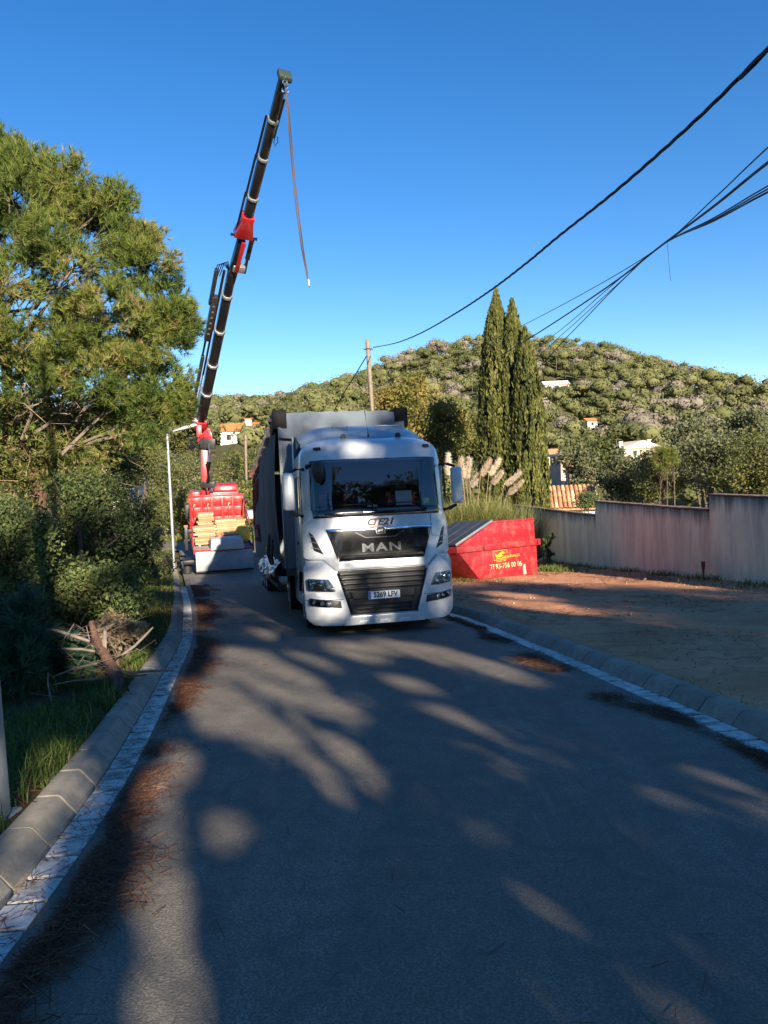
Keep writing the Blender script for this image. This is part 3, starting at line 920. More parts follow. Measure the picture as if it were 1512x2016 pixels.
for u0, u1, z in ((-.55, -.25, 3.575), (.25, .75, 3.575)):
    MB().hexa([(u, y, zz) for zz in (z, z + .015) for y in (1.25, 1.32) for u in (u0, u1)]).build('deflector_rib', 'pale_panel', truck)
# interior
MB().box(-1.0, 1.0, .32, .75, 1.9, 2.06).build('dashboard', 'seat_dark', truck, bev=.03)
MB().box(-1.12, 1.12, 1.75, 1.80, 1.1, 2.95).build('sleeper_wall', 'seat_dark', truck)
for u, tilt in ((-.62, 0), (.60, 0)):
    b = MB(); b.box(u - .25, u + .25, 1.05, 1.22, 1.5, 2.30)
    st = b.build('seat', 'seat_dark', truck, bev=.06, seg=3)
    MB().box(u - .14, u + .14, 1.06, 1.18, 2.32, 2.52).build('headrest', 'seat_dark', st, bev=.05, seg=3)
    for s in (-1, 1):
        b = MB(); b.hexa([(u + s * x, y, z) for z, k in ((1.75, .0), (2.36, -.03)) for y in (1.0, 1.12) for x in (.20 + k, .275 + k)])
        b.build('seat_bolster', 'seat_red', st, bev=.02)
b = MB(); b.tube([(-.55 + .23 * math.cos(t), .72 + .06 * math.sin(t), 2.03 + .20 * math.sin(t)) for t in np.linspace(0, 2 * math.pi, 25)], .017, 6)
b.build('steering_wheel', 'black_plastic', truck)
ppr = MB(); ppr.hexa([(u, y, z) for z, y0 in ((2.09, .22), (2.33, .26)) for y in (y0, y0 + .008) for u in (.34, .62)])
o = ppr.build('paper_sheet', 'paper', truck)
MB().box(-.12, .06, .40, .46, 2.07, 2.12).build('dash_phone', 'steel', truck, bev=.01)
MB().hexa([(u, y, z) for z, y0 in ((2.10, .34), (2.20, .37)) for y in (y0, y0 + .006) for u in (.85, .95)]).build('window_sticker', mat('sticker', (.6, .62, .05), .6), truck)
# mirrors
for s in (-1, 1):
    pts = []
    arm = MB()
    arm.tube([(s * 1.17, .42, 2.76), (s * 1.30, .34, 2.76), (s * 1.42, .30, 2.71)], [.03, .026, .022], 8)
    arm.tube([(s * 1.20, .45, 1.98), (s * 1.30, .36, 2.00), (s * 1.42, .31, 2.06)], [.05, .035, .025], 8)
    mr = arm.build('mirror', 'black_plastic', truck)
    x0, x1 = 1.335, 1.535
    b = MB(); b.hexa([(s * x, y, z) for z in (2.08, 2.70) for y, xi in ((.22, .02), (.36, 0)) for x in (x0 + xi, x1 - xi)])
    b.build('mirror_housing', 'white_paint', mr, bev=.035, seg=3)
    MB().box(min(s * (x0 + .02), s * (x1 - .02)), max(s * (x0 + .02), s * (x1 - .02)), .361, .366, 2.12, 2.66).build('mirror_glass', 'chrome', mr)
b = MB(); b.tube([(-1.10, .40, 2.80), (-1.02, .22, 2.83), (-.97, .10, 2.80)], [.05, .04, .03], 8)
fm = b.build('front_mirror', 'black_plastic', truck)
b = MB(); b.lathe((-.97, .08, 2.80), (.1, .1, -1), [(-.06, .02), (-.04, .075), (.05, .11), (.2, .10), (.26, .07), (.30, .02)], 14)
b.build('mirror_housing', 'black_plastic', fm)
# wheels and chassis
def wheel(name, parent, x, y, r=.51, w=.30, s=1, dual=False):
    o = empty(name, (x, y, r)); o.parent = parent
    if dual:
        w = .62
    MB().lathe((-w / 2, 0, 0), (1, 0, 0), [(0, r * .62), (.0, r * .93), (.03, r), (w - .03, r), (w, r * .93), (w, r * .62)], 32).build('tyre', 'tyre', o, smooth=50)
    f = w / 2 * s
    pr = [(-.02, r * .64), (.01, r * .62), (.005, r * .56), (-.07, r * .5), (-.07, r * .3), (-.01, r * .26), (.03, r * .2), (.04, .02)]
    MB().lathe((f, 0, 0), (s, 0, 0), pr, 24).build('rim', 'rim', o, smooth=50)
    for k in range(8):
        t = k * math.pi / 4
        MB().tube([(f - s * .08, math.cos(t) * r * .38, math.sin(t) * r * .38), (f - s * .03, math.cos(t) * r * .38, math.sin(t) * r * .38)], .022, 6).build('wheel_nut', 'steel', o)
    return o
for s in (-1, 1):
    wheel('wheel', truck, s * 1.03, 1.42, s=s)
    wheel('wheel', truck, s * .92, 5.0, s=s, dual=True)
b = MB(); b.box(-.45, -.35, .7, 5.9, .75, 1.0); b.box(.35, .45, .7, 5.9, .75, 1.0); b.box(-1.0, 1.0, 1.36, 1.48, .48, .60); b.box(-.9, .9, 4.95, 5.07, .46, .58)
b.build('chassis', 'dark_metal', truck)
for s in (-1, 1):
    b = MB(); b.tube([(s * .85, 2.4, .72), (s * .85, 3.6, .72)], .3, 16); b.build('fuel_tank', 'steel', truck)
MB().lathe((0, 4.6, 1.08), (0, 0, 1), [(0, .5), (.06, .55), (.1, .5)], 20).build('fifth_wheel', 'dark_metal', truck)

# ------------------------------------------------------------------ curtain-sided trailer
cth, sth = math.cos(TY), math.sin(TY)
TRY = R_(12.2)
lx, ly = -.16, 2.72
tox, toy = TO[0] + lx * cth - ly * sth, TO[1] + lx * sth + ly * cth
trailer = empty('curtain_trailer', (tox, toy, g1(tox, toy)), (-.0785, 0, TRY), label='grey curtain-sided trailer coupled behind the white cab', cat='trailer')
M['cap_black'] = mat('cap_black', (.004, .004, .005), .7, var=.2, spec=.2)
M['cover_grey'] = mat('cover_grey', (.125, .15, .18), .85, spec=.1, var=.15, scale=1.5, dirt=(.1, .1, .1), dirt_amt=.4)
M['wall_navy'] = mat('wall_navy', (.10, .12, .15), .4, var=.1)
W2, TL, Z0, Z1 = 1.255, 13.5, 1.02, 4.02
MB().box(-W2, W2, 0, .08, Z0, Z1 - .3).build('front_wall', 'wall_navy', trailer, bev=.01)
b = MB(); b.box(-W2 + .02, W2 - .02, -.02, TL, Z0 - .14, Z0); b.build('deck', 'dark_metal', trailer)
b = MB(); b.box(-.5, -.4, 1.0, TL, .72, Z0 - .14); b.box(.4, .5, 1.0, TL, .72, Z0 - .14); b.build('chassis', 'dark_metal', trailer)
# roof cover: pale fabric gathered at the front, black corner caps
V, F = [], []
nu = 25
for y, zc in ((-.05, 3.78), (-.06, 3.95), (-.02, 4.10), (.25, 4.14), (4, 4.12), (9, 4.12), (TL, 4.10)):
    for u in np.linspace(-1, 1, nu):
        V.append((u * 1.12, y, zc + (.012 * math.sin(u * 19) + .01 * math.sin(u * 31 + 1) if y < .1 else 0) - .03 * abs(u) ** 6))
for k in range(6):
    for j in range(nu - 1):
        F.append((k * nu + j, k * nu + j + 1, (k + 1) * nu + j + 1, (k + 1) * nu + j))
b = MB(); b.add(V, F); b.build('roof_cover', 'cover_grey', trailer, smooth=60)
b = MB()
V, F = [], []
for k, (z, y) in enumerate(((3.52, -.11), (3.62, -.13), (3.74, -.10), (3.80, -.075))):
    for u in np.linspace(-1, 1, nu):
        V.append((u * 1.27, y + .02 * math.sin(u * 8 + k), z + .02 * math.sin(u * 5 + 1.3 * k) + .05 * (abs(u) ** 3)))
for k in range(3):
    for j in range(nu - 1):
        F.append((k * nu + j, k * nu + j + 1, (k + 1) * nu + j + 1, (k + 1) * nu + j))
b.add(V, F); b.build('front_valance', 'cover_grey', trailer, smooth=60)
for s in (-1, 1):
    b = MB(); b.hexa([(s * x, y, z) for z in (3.76, 4.14) for y in (-.08, .75) for x in (1.09, 1.36)])
    b.build('corner_cap', 'cap_black', trailer, bev=.012)
    MB().box(min(s * 1.20, s * 1.262), max(s * 1.20, s * 1.262), .0, .07, Z0, 3.8).build('corner_post', 'galv', trailer, bev=.01)
    # black roof-edge strip gathered unevenly above the curtain
    pts = [(s * (1.27 + .03 * math.sin(k * 1.7)), .1 + k * .67, 4.0 + .05 * math.sin(k * 2.1)) for k in range(21)]
    pts[-1] = (s * 1.27, TL, 3.98)
    b = MB(); b.tube(pts, [.10 + .02 * math.sin(k * 3) for k in range(21)], 8); b.build('roof_edge', 'boom_black', trailer)
# curtains: loose fabric hanging in folds, bellying out along the length
ny_, nz_ = 120, 22
for s in (-1, 1):
    V, F = [], []
    for i in range(ny_ + 1):
        y = .12 + (TL - .15) * i / ny_
        for j in range(nz_ + 1):
            t = j / nz_
            z = 3.98 - t * (3.98 - .92)
            belly = .13 * math.sin(math.pi * min(1, t * 1.0)) * (.6 + .4 * math.sin(y * .9)) 
            fold = (.022 * math.sin(y * 4.1 + .8 * math.sin(y * 1.3)) + .010 * math.sin(y * 9.7 + t * 2)) * (.35 + .65 * t)
            V.append((s * (1.275 + belly + fold), y, z))
    for i in range(ny_):
        for j in range(nz_):
            a = i * (nz_ + 1) + j
            F.append((a, a + nz_ + 1, a + nz_ + 2, a + 1))
    b = MB(); b.add(V, F)
    cu = b.build('side_curtain', 'curtain_grey', trailer, smooth=70)
    if s < 0:
        # red print on the rear half: a band, a tapering wedge and two letters
        def on_curtain(y, z, off=.02):
            t = (3.98 - z) / (3.98 - .92)
            belly = .13 * math.sin(math.pi * min(1, t)) * (.6 + .4 * math.sin(y * .9))
            fold = (.022 * math.sin(y * 4.1 + .8 * math.sin(y * 1.3)) + .010 * math.sin(y * 9.7 + t * 2)) * (.35 + .65 * t)
            return (-(1.275 + belly + fold + off), y, z)
        def print_(name, cells, m):
            q = MB()
            for y0, y1, z0, z1, z2, z3 in cells:   # strip with its own lower/upper height at both ends
                n_ = 24
                for k in range(n_):
                    ya, yb = y0 + (y1 - y0) * k / n_, y0 + (y1 - y0) * (k + 1) / n_
                    la, lb = z0 + (z2 - z0) * k / n_, z0 + (z2 - z0) * (k + 1) / n_
                    ha, hb = z1 + (z3 - z1) * k / n_, z1 + (z3 - z1) * (k + 1) / n_
                    for q_ in range(6):
                        f0, f1 = q_ / 6, (q_ + 1) / 6
                        q.add([on_curtain(ya, la + (ha - la) * f0), on_curtain(yb, lb + (hb - lb) * f0), on_curtain(yb, lb + (hb - lb) * f1), on_curtain(ya, la + (ha - la) * f1)], [(0, 1, 2, 3)])
            return q.build(name, m, cu, smooth=60)
        M['curtain_red'] = mat('curtain_red', (.16, .008, .011), .9, var=.15, spec=.05)
        M['curtain_yellow'] = mat('curtain_yellow', (.16, .14, .015), .5, var=.15)
        print_('red_band', [(7.5, 12.9, 3.55, 3.78, 3.55, 3.78)], 'curtain_red')
        print_('red_wedge', [(7.6, 12.9, 2.75, 3.42, 2.10, 3.42)], 'curtain_red')
        for y0, stl in ((7.7, 'C'), (10.2, 'O')):
            cells = [(y0, y0 + .55, 1.55, 2.05, 1.55, 2.05), (y0 + .55, y0 + 1.9, 1.92, 2.05, 1.92, 2.05), (y0 + .55, y0 + 1.9, 1.55, 1.68, 1.55, 1.68)]
            if stl == 'O': cells.append((y0 + 1.35, y0 + 1.9, 1.68, 1.92, 1.68, 1.92))
            print_('curtain_lettering', cells, 'curtain_red')
        q = MB(); c = np.array(on_curtain(5.4, 1.32, .03))
        for k in range(24):
            t0, t1 = 2 * math.pi * k / 24, 2 * math.pi * (k + 1) / 24
            q.add([c, np.array(on_curtain(5.4 + .42 * math.cos(t0), 1.32 + .17 * math.sin(t0), .03)), np.array(on_curtain(5.4 + .42 * math.cos(t1), 1.32 + .17 * math.sin(t1), .03))], [(0, 1, 2)])
        q.build('round_sticker', 'curtain_yellow', cu)
# silver lining of the torn, bunched-up hem near the front
V, F = [], []
r2 = np.random.default_rng(3)
na, nb = 34, 12
for i in range(na + 1):
    for j in range(nb + 1):
        t = j / nb; y = .35 + 5.2 * i / na
        bag = .18 * math.sin(math.pi * t)
        V.append((-(1.30 + bag + .10 * r2.random() * math.sin(math.pi * t)), y + .05 * r2.normal(), 1.16 - .52 * t + .08 * math.sin(i * .7) * (t - .2) + .03 * r2.normal()))
for i in range(na):
    for j in range(nb):
        a = i * (nb + 1) + j
        F += [(a, a + nb + 1, a + nb + 2), (a, a + nb + 2, a + 1)]
b = MB(); b.add(V, F); b.build('torn_lining', 'foil', trailer, smooth=25)
for i in range(7):
    b = MB(); z = 1.75 - .06 * i
    b.tube([(-1.42, .5 + i * .28, 1.0), (-1.46 - .03 * r2.random(), .55 + i * .28, 1.3), (-1.43, .55 + i * .28, 1.55 + .2 * r2.random())], [.02, .03, .012], 6)
    b.build('curtain_buckle', 'black_plastic', trailer)
for s in (-1, 1):
    for y in (8.2, 9.5, 10.8):
        wheel('wheel', trailer, s * 1.04, y, .5, .36, s)
    b = MB(); b.box(min(s * 1.1, s * 1.2), max(s * 1.1, s * 1.2), 4.2, 7.2, .45, .82); b.build('side_guard', 'galv', trailer, bev=.02)
    b = MB(); b.bar((s * .75, 2.6, .9), (s * .75, 2.6, .12), .12, .12); b.box(s * .75 - .14, s * .75 + .14, 2.46, 2.74, .06, .12); b.build('landing_leg', 'dark_metal', trailer)
b = MB()
for y in (8.2, 9.5, 10.8): b.box(-.95, .95, y - .06, y + .06, .44, .56)
b.build('axle', 'dark_metal', trailer)
b = MB(); b.box(-W2, W2, TL - .06, TL, Z0, 4.0); b.build('rear_door', 'pale_panel', trailer, bev=.01)
# ------------------------------------------------------------------ crane truck (seen from behind)
CYAW = R_(16.0)
CO = np.array([-7.05, 32.2])
crane = empty('crane_truck', (CO[0], CO[1], g1(*CO)), (.070, 0, CYAW), label='red flatbed truck with raised black loader crane, parked behind the trailer', cat='truck')
bpy.context.view_layer.update()
_cinv = np.array(crane.matrix_world.inverted())
def loc_of(p):
    return (_cinv @ np.append(p, 1.0))[:3]
def Z2(x, y, d):          # survey mark on the enlarged view, at distance d
    return loc_of(P(320 + x / 5.927, 820 + y / 5.927, d))
BL = 4.3
# deck, rails, headboard
b = MB(); b.box(-1.25, 1.25, 0, BL, .96, 1.06); b.build('deck', mat('deck_grey', (.24, .22, .21), .8, var=.25, scale=4, dirt=(.12, .1, .08), dirt_amt=.5), crane, bev=.008)
MB().box(-1.26, 1.26, -.06, -.002, .88, 1.10).build('rear_sill', 'red_paint', crane, bev=.01)
for s in (-1, 1):
    MB().box(min(s * 1.252, s * 1.30), max(s * 1.252, s * 1.30), -.05, BL, .90, 1.16).build('side_rail', 'red_paint', crane, bev=.01)
    for y in (.08, BL - .1):
        b = MB(); b.bar((s * 1.27, y, 1.0), (s * 1.28, y, 1.62 if y < 1 else 2.9), .06, .06); b.build('stake', 'red_paint', crane, bev=.006)
    b = MB(); b.bar((s * 1.28, .06, 1.60), (s * 1.29, BL - .1, 2.86), .045, .045); b.build('diagonal_brace', 'red_paint', crane)
hb = MB(); hb.box(-1.27, 1.32, BL, BL + .06, 1.0, 2.98); hb = hb.build('headboard', 'red_paint', crane, bev=.008)
MB().box(-1.30, 1.35, BL - .03, BL + .09, 2.98, 3.05).build('headboard_rail', 'red_paint', hb, bev=.01)
for i in range(5):
    for j in range(3):
        x0 = -1.2 + i * .5
        MB().box(x0 + .02, x0 + .47, BL - .018, BL - .001, 1.55 + j * .47, 1.55 + j * .47 + .43).build('headboard_panel', 'red_paint', hb, bev=.004)
for x in (-.45, .55, -1.1):
    b = MB(); b.tube([(x, BL - .06, 1.9), (x + .02, BL - .07, 2.5), (x + .06, BL - .1, 2.66), (x + .1, BL - .1, 2.6)], .022, 6); b.build('load_strap', 'pale_paint', hb)
# grey tail platform folded down below the sill
tl = MB(); tl.hexa([(x, y, z) for z, y0 in ((.16, -.14), (1.0, -.09)) for y in (y0, y0 + .05) for x in (-1.22, 1.24)])
tl = tl.build('tail_platform', mat('platform_grey', (.34, .36, .38), .5, .3, var=.12, scale=2, dirt=(.16, .15, .14), dirt_amt=.5), crane, bev=.01)
MB().box(-1.22, 1.24, -.16, -.06, .10, .16).build('platform_lip', 'black_plastic', tl)
# chassis, wheels, cab beyond
b = MB(); b.box(-.42, -.32, .1, 7.2, .62, .95); b.box(.32, .42, .1, 7.2, .62, .95); b.build('chassis', 'dark_metal', crane)
for s in (-1, 1):
    wheel('wheel', crane, s * .93, 1.3, .48, .3, s, True)
    wheel('wheel', crane, s * 1.05, 6.1, .48, .3, s)
cb = MB(); cb.hexa([(x, y, z) for z, y1 in ((.75, 7.4), (3.12, 7.0)) for y in (5.35, y1) for x in (-1.22, 1.22)]); cb = cb.build('cab', 'red_paint', crane, bev=.09, seg=3)
MB().box(-.85, .85, 5.335, 5.349, 2.35, 2.85).build('rear_window', 'window_dark', cb)
V, F = [], []
prf = [(5.5, 3.12), (5.6, 3.42), (6.0, 3.5), (6.9, 3.15)]
b = MB(); b.prism([(.0, y, z) for y, z in prf], (1.15, 0, 0)); rd = b.build('roof_spoiler', 'red_paint', cb, bev=.05)
b = MB(); b.hexa([(x, y, z) for z, y in ((3.2, 5.518), (3.3, 5.552)) for y in (y - .012, y - .004) for x in (.35, .85)]); b.build('spoiler_lettering', 'pale_panel', rd)
# stabiliser leg out to the left, mirror box to the right
b = MB(); b.box(-1.62, -.8, 3.9, 4.12, .78, .98); b.build('outrigger_beam', 'dark_metal', crane, bev=.01)
st = MB(); st.bar((-1.55, .65, 2.0), (-1.56, .65, 1.0), .13, .13); st = st.build('stabiliser_leg', 'dark_metal', crane, bev=.01)
MB().tube([(-1.56, .65, 1.02), (-1.57, .65, .5)], .045, 10).build('stabiliser_rod', 'chrome', st)
MB().bar((-1.55, .65, 2.02), (-1.55, .65, 2.1), .16, .16).build('stabiliser_cap', mat('orange_cap', (.6, .12, .05), .5), st)
MB().lathe((-1.57, .65, .5), (0, 0, -1), [(0, .05), (.06, .17), (.5, .19)], 14).build('stabiliser_foot', 'dark_metal', st)
MB().box(-1.5, -1.26, .55, .75, 1.72, 1.92).build('stabiliser_mount', 'black_plastic', st, bev=.01)
MB().tube([(-1.48, .6, 1.5), (-1.40, .58, 1.42), (-1.40, .58, 1.28), (-1.48, .6, 1.25)], .012, 6).build('stabiliser_hose', 'black_plastic', st)
MB().box(-1.5, -1.26, 3.6, 4.3, 2.0, 2.7).build('valve_block', 'black_plastic', crane, bev=.03)
MB().box(-1.2, -.7, 4.4, 4.9, 1.0, 3.25).build('oil_tank', 'red_paint', crane, bev=.08, seg=3)
MB().box(1.38, 1.75, 3.4, 4.3, 1.9, 2.25).build('tool_box', 'white_paint', crane, bev=.03)
MB().box(-1.75, -1.26, .2, 1.0, .42, .62).build('mudguard', 'black_plastic', crane, bev=.05)
# column
D1 = 36.9
c0, c1 = Z2(515, 1010, D1), Z2(500, 330, D1)
b = MB(); b.bar(loc_of(P(405, 1060, D1)), c0 + (c1 - c0) * .02, .62, .62, (1, 0, 0)); b.build('crane_base', 'red_paint', crane, bev=.03)
b = MB(); b.bar(c0 - (0.06, 0, 0), c1 - (0.03, 0, 0), .42, .40, (1, 0, 0), .92); cl = b.build('column', 'red_paint', crane, bev=.03)
for xa, xb in ((520, 505), (580, 560)):
    b = MB(); A, B = Z2(xa + 15, 1000, D1 - .45), Z2(xb, 800, D1 - .45); b.tube([A, B], .075, 12); b.build('lift_rod', 'chrome', cl)
b = MB(); b.bar(Z2(460, 795, D1 - .45), Z2(612, 795, D1 - .45), .2, .3, (0, 1, 0)); b.build('cylinder_clamp', 'dark_metal', cl, bev=.02)
b = MB(); b.tube([Z2(535, 780, D1 - .45), Z2(540, 530, D1 - .45)], .13, 14); b.build('lift_cylinder', 'boom_black', cl)
b = MB(); b.tube([Z2(538, 530, D1 - .45), Z2(546, 330, D1 - .4)], .055, 10); b.build('lift_rod', 'chrome', cl)
for x in (575, 560, 445):
    b = MB(); b.tube([Z2(x, 800, D1 - .3), Z2(x + 8, 700, D1 - .3), Z2(x, 620, D1 - .3), Z2(x - 6, 420, D1 - .3)], .018, 6); b.build('column_hose', 'strap', cl)
b = MB(); b.bar(Z2(440, 315, D1 - .3), Z2(615, 320, D1 - .3), .16, .5, (0, 1, 0)); b.build('column_head', 'dark_metal', cl, bev=.02)
# knuckle
kn = MB(); ring = [(480, 200), (500, 165), (555, 160), (580, 215), (590, 280), (500, 300), (485, 250)]
kn.prism([Z2(x, y, D1 - .35) for x, y in ring], np.array([0, .55, 0])); kn = kn.build('knuckle', 'red_paint', crane, bev=.04)
b = MB(); b.bar(Z2(440, 250, D1 - .2), Z2(550, 150, D1 - .2), .10, .2); b.build('knuckle_link', 'red_paint', kn, bev=.015)
b = MB(); b.bar(Z2(430, 300, D1), Z2(425, 100, D1), .26, .3, (1, 0, 0)); b.build('link_plate', 'red_paint', kn, bev=.02)
b = MB(); b.tube([Z2(330, 350, D1), Z2(455, 350, D1)], .22, 16); b.build('rotary_motor', 'dark_metal', kn)
b = MB(); b.tube([Z2(330, 270, D1 - .1), Z2(420, 240, D1 - .1)], .14, 12); b.build('valve_cylinder', 'steel', kn)
for k in range(5):
    b = MB(); x = 335 + 18 * k
    b.tube([Z2(x, 250, D1 - .2), Z2(x - 25 + 5 * k, 300, D1 - .35), Z2(x - 30, 380 - 10 * k, D1 - .3), Z2(x + 20, 400 - 10 * k, D1 - .2)], .02, 6); b.build('knuckle_hose', 'black_plastic', kn)
# main boom and jib, built section by section towards the camera
def section(parent, name, A, B, w, m='boom_black', up=None):
    A, B = np.array(A), np.array(B)
    d, s, u = frame(B - A)
    s = np.array([1.0, 0, 0]) - d * d[0]; s /= np.linalg.norm(s); u = np.cross(d, s)
    pr = [(.5, -.22), (.5, .3), (.3, .5), (-.3, .5), (-.5, .3), (-.5, -.22), (-.22, -.5), (.22, -.5)]
    V = [c + s * x * w + u * y * w * 1.25 for c in (A, B) for x, y in pr]
    F = [tuple(range(8))[::-1], tuple(range(8, 16))] + [(i, (i + 1) % 8, 8 + (i + 1) % 8, 8 + i) for i in range(8)]
    q = MB(); q.add(V, F)
    return q.build(name, m, parent, bev=w * .03, smooth=30), d, s, u
MA, MBt = loc_of(P(395.6, 826, 37.0)), loc_of(P(457, 535, 30.8))
JA, JB = loc_of(P(464, 520, 30.4)), loc_of(P(560, 148, 25.0))
boom = empty('boom', (0, 0, 0)); boom.parent = crane
bw = [.50, .46, .42, .385, .355]
mt = [0, .222, .43, .655, .87, 1.0]
for k in range(5):
    A = MA + (MBt - MA) * (mt[k] - (.02 if k else 0)); B = MA + (MBt - MA) * mt[k + 1]
    o, d, s, u = section(boom, 'boom_section', A, B, bw[k])
    o, *_ = section(boom, 'boom_collar', B - d * .12, B + d * .02, bw[k] + .06, 'steel') if k < 4 else (None,)
b = MB(); b.bar(MA - d * .5, MA + d * .1, .56, .7, s); b.build('boom_foot', 'red_paint', boom, bev=.04)
b = MB(); b.bar(MA - d * .35 - s * .1, MA + d * .12 - s * .1, .75, .5, s); b.build('boom_bracket', 'steel', boom, bev=.04)
L = np.linalg.norm(MBt - MA)
# extension cylinders and drilled plate riding on the left flank
def flank(t0, t1, off, w, name, m, round_=False, fo=0.0):
    q = MB(); A, B = MA + (MBt - MA) * t0 - s * off + u * fo, MA + (MBt - MA) * t1 - s * off + u * fo
    (q.tube([A, B], w / 2, 10) if round_ else q.bar(A, B, w, w * 1.1, s))
    return q.build(name, m, boom, bev=0 if round_ else .012)
flank(-.06, .16, .62, .20, 'flank_arm', 'dark_metal')
flank(.13, .47, .50, .15, 'flank_plate', 'dark_metal')
flank(.40, .62, .52, .10, 'flank_rod', 'boom_black', True)
pl_ = flank(.58, .85, .48, .24, 'drilled_plate', 'dark_metal')
for k in range(6):
    t = .63 + .034 * k
    c = MA + (MBt - MA) * t - s * .48 + u * 0
    MB().tube([c - u * .14, c - u * .15], .055, 10).build('plate_hole', 'steel', pl_)
flank(.02, .35, .34, .08, 'extension_rod', 'steel', True)
flank(.34, .66, .33, .10, 'extension_cylinder', 'boom_black', True)
flank(.64, 1.0, .32, .12, 'extension_cylinder', 'boom_black', True)
flank(.80, 1.0, .62, .16, 'jib_link', 'dark_metal')
c = MBt
for k in range(4):
    b = MB(); b.tube([c - s * (.70 - .08 * k) - d * .3, c - s * (.62 - .08 * k) + d * (.22 + .05 * k), c - s * (.40 - .05 * k) + d * (.3 + .05 * k), c - s * .12 + d * .02], .022, 6); b.build('boom_hose', 'black_plastic', boom)
# jib: red carrier, red pivot, sections, hook head
jib = empty('jib', (0, 0, 0)); jib.parent = crane
dJ = (JB - JA) / np.linalg.norm(JB - JA)
sJ = np.array([1.0, 0, 0]) - dJ * dJ[0]; sJ /= np.linalg.norm(sJ); uJ = np.cross(dJ, sJ)
b = MB(); b.bar(MBt - d * .5, JA + dJ * 1.1, .34, .34, sJ); b.build('jib_carrier', 'boom_black', jib, bev=.02)
b = MB(); b.bar(JA + uJ * -.2 - dJ * .2 + sJ * .05, JA - uJ * .2 + dJ * 1.2 + sJ * .05, .16, .1, sJ); b.build('jib_stiffener', 'red_paint', jib, bev=.015)
b = MB(); b.bar(JA - dJ * .15 - sJ * .1, JA - dJ * .15 + sJ * .4, .3, .3, uJ); b.build('jib_bearing', 'steel', jib, bev=.03)
b = MB(); q0 = JA + dJ * 1.35
b.prism([q0 - sJ * .38 - uJ * .25, q0 + sJ * .38 - uJ * .25, q0 + sJ * .22 + dJ * .75 - uJ * .25, q0 + sJ * .24 + dJ * .95 - uJ * .25, q0 - sJ * .24 + dJ * .95 - uJ * .25, q0 - sJ * .22 + dJ * .75 - uJ * .25], uJ * .5)
b.build('jib_pivot', 'red_paint', jib, bev=.03)
b = MB(); b.tube([q0 - sJ * .5 - uJ * .05, q0 + sJ * .55 - uJ * .05], .07, 12); b.build('pivot_pin', 'chrome', jib)
b = MB(); b.tube([q0 + sJ * .38 - dJ * .1, q0 + sJ * .40 - dJ * 1.0], .10, 12); b.tube([q0 + sJ * .40 - dJ * 1.0, q0 + sJ * .44 - dJ * 1.7], .06, 10); b.build('jib_cylinder', 'boom_black', jib)
LJ = np.linalg.norm(JB - JA)
jt = [.24, .405, .615, .80, 1.0]
jw = [.36, .33, .31, .29]
for k in range(4):
    A = JA + (JB - JA) * (jt[k] - .02); B = JA + (JB - JA) * jt[k + 1]
    section(jib, 'jib_section', A, B, jw[k])
    if k < 3:
        section(jib, 'jib_collar', B - dJ * .08, B + dJ * .03, jw[k] + .05, 'steel')
for t0, t1, off in ((.20, .42, .30), (.40, .62, .27), (.60, .81, .25)):
    b = MB(); b.tube([JA + (JB - JA) * t0 - sJ * off, JA + (JB - JA) * t1 - sJ * off], .045, 8); b.build('jib_extension_rod', 'boom_black', jib)
b = MB(); b.tube([JA + (JB - JA) * .72 + sJ * .19, JA + (JB - JA) * .9 + sJ * .19], .05, 8); b.build('jib_extension_rod', 'boom_black', jib)
e = JA + (JB - JA) * .73 + sJ * .2
b = MB(); b.tube([e, e - dJ * .25 + sJ * .03, e - dJ * .36 + sJ * .1, e - dJ * .2 + sJ * .16, e + sJ * .1], .014, 6); b.build('jib_hose', 'black_plastic', jib)
b = MB(); b.bar(JB - dJ * .1 - uJ * .05, JB + dJ * .1 - uJ * .05, .46, .5, sJ); b.build('jib_head', mat('head_green', (.03, .045, .035), .5), jib, bev=.05)
# shackle, chain and hook in front of the jib head
H0 = loc_of(P(560.5, 150, 24.6))
dn = loc_of(P(560.5, 150, 24.6) - np.array([0, 0, 1.0])) - H0
hook = empty('hook', (0, 0, 0)); hook.parent = crane
def ring_(c, r, t, axis, name):
    dd, aa, bb = frame(axis)
    q = MB(); q.tube([c + aa * r * math.cos(k) + bb * r * math.sin(k) for k in np.linspace(0, 2 * math.pi, 17)], t, 6); return q.build(name, 'chrome', hook)
ring_(H0 + dn * .05, .08, .022, (1, 0, 0), 'shackle')
ring_(H0 + dn * .17, .07, .02, (0, 1, 0), 'chain_link')
ring_(H0 + dn * .28, .07, .02, (1, 0, 0), 'chain_link')
b = MB(); b.tube([H0 + dn * (.42 - .11 * math.cos(k)) + np.array([.10 * math.sin(k), 0, 0]) for k in np.linspace(0, 5.2, 20)], [.03] * 12 + [.035] * 5 + [.03, .02, .01], 8); b.build('hook_body', 'chrome', hook)

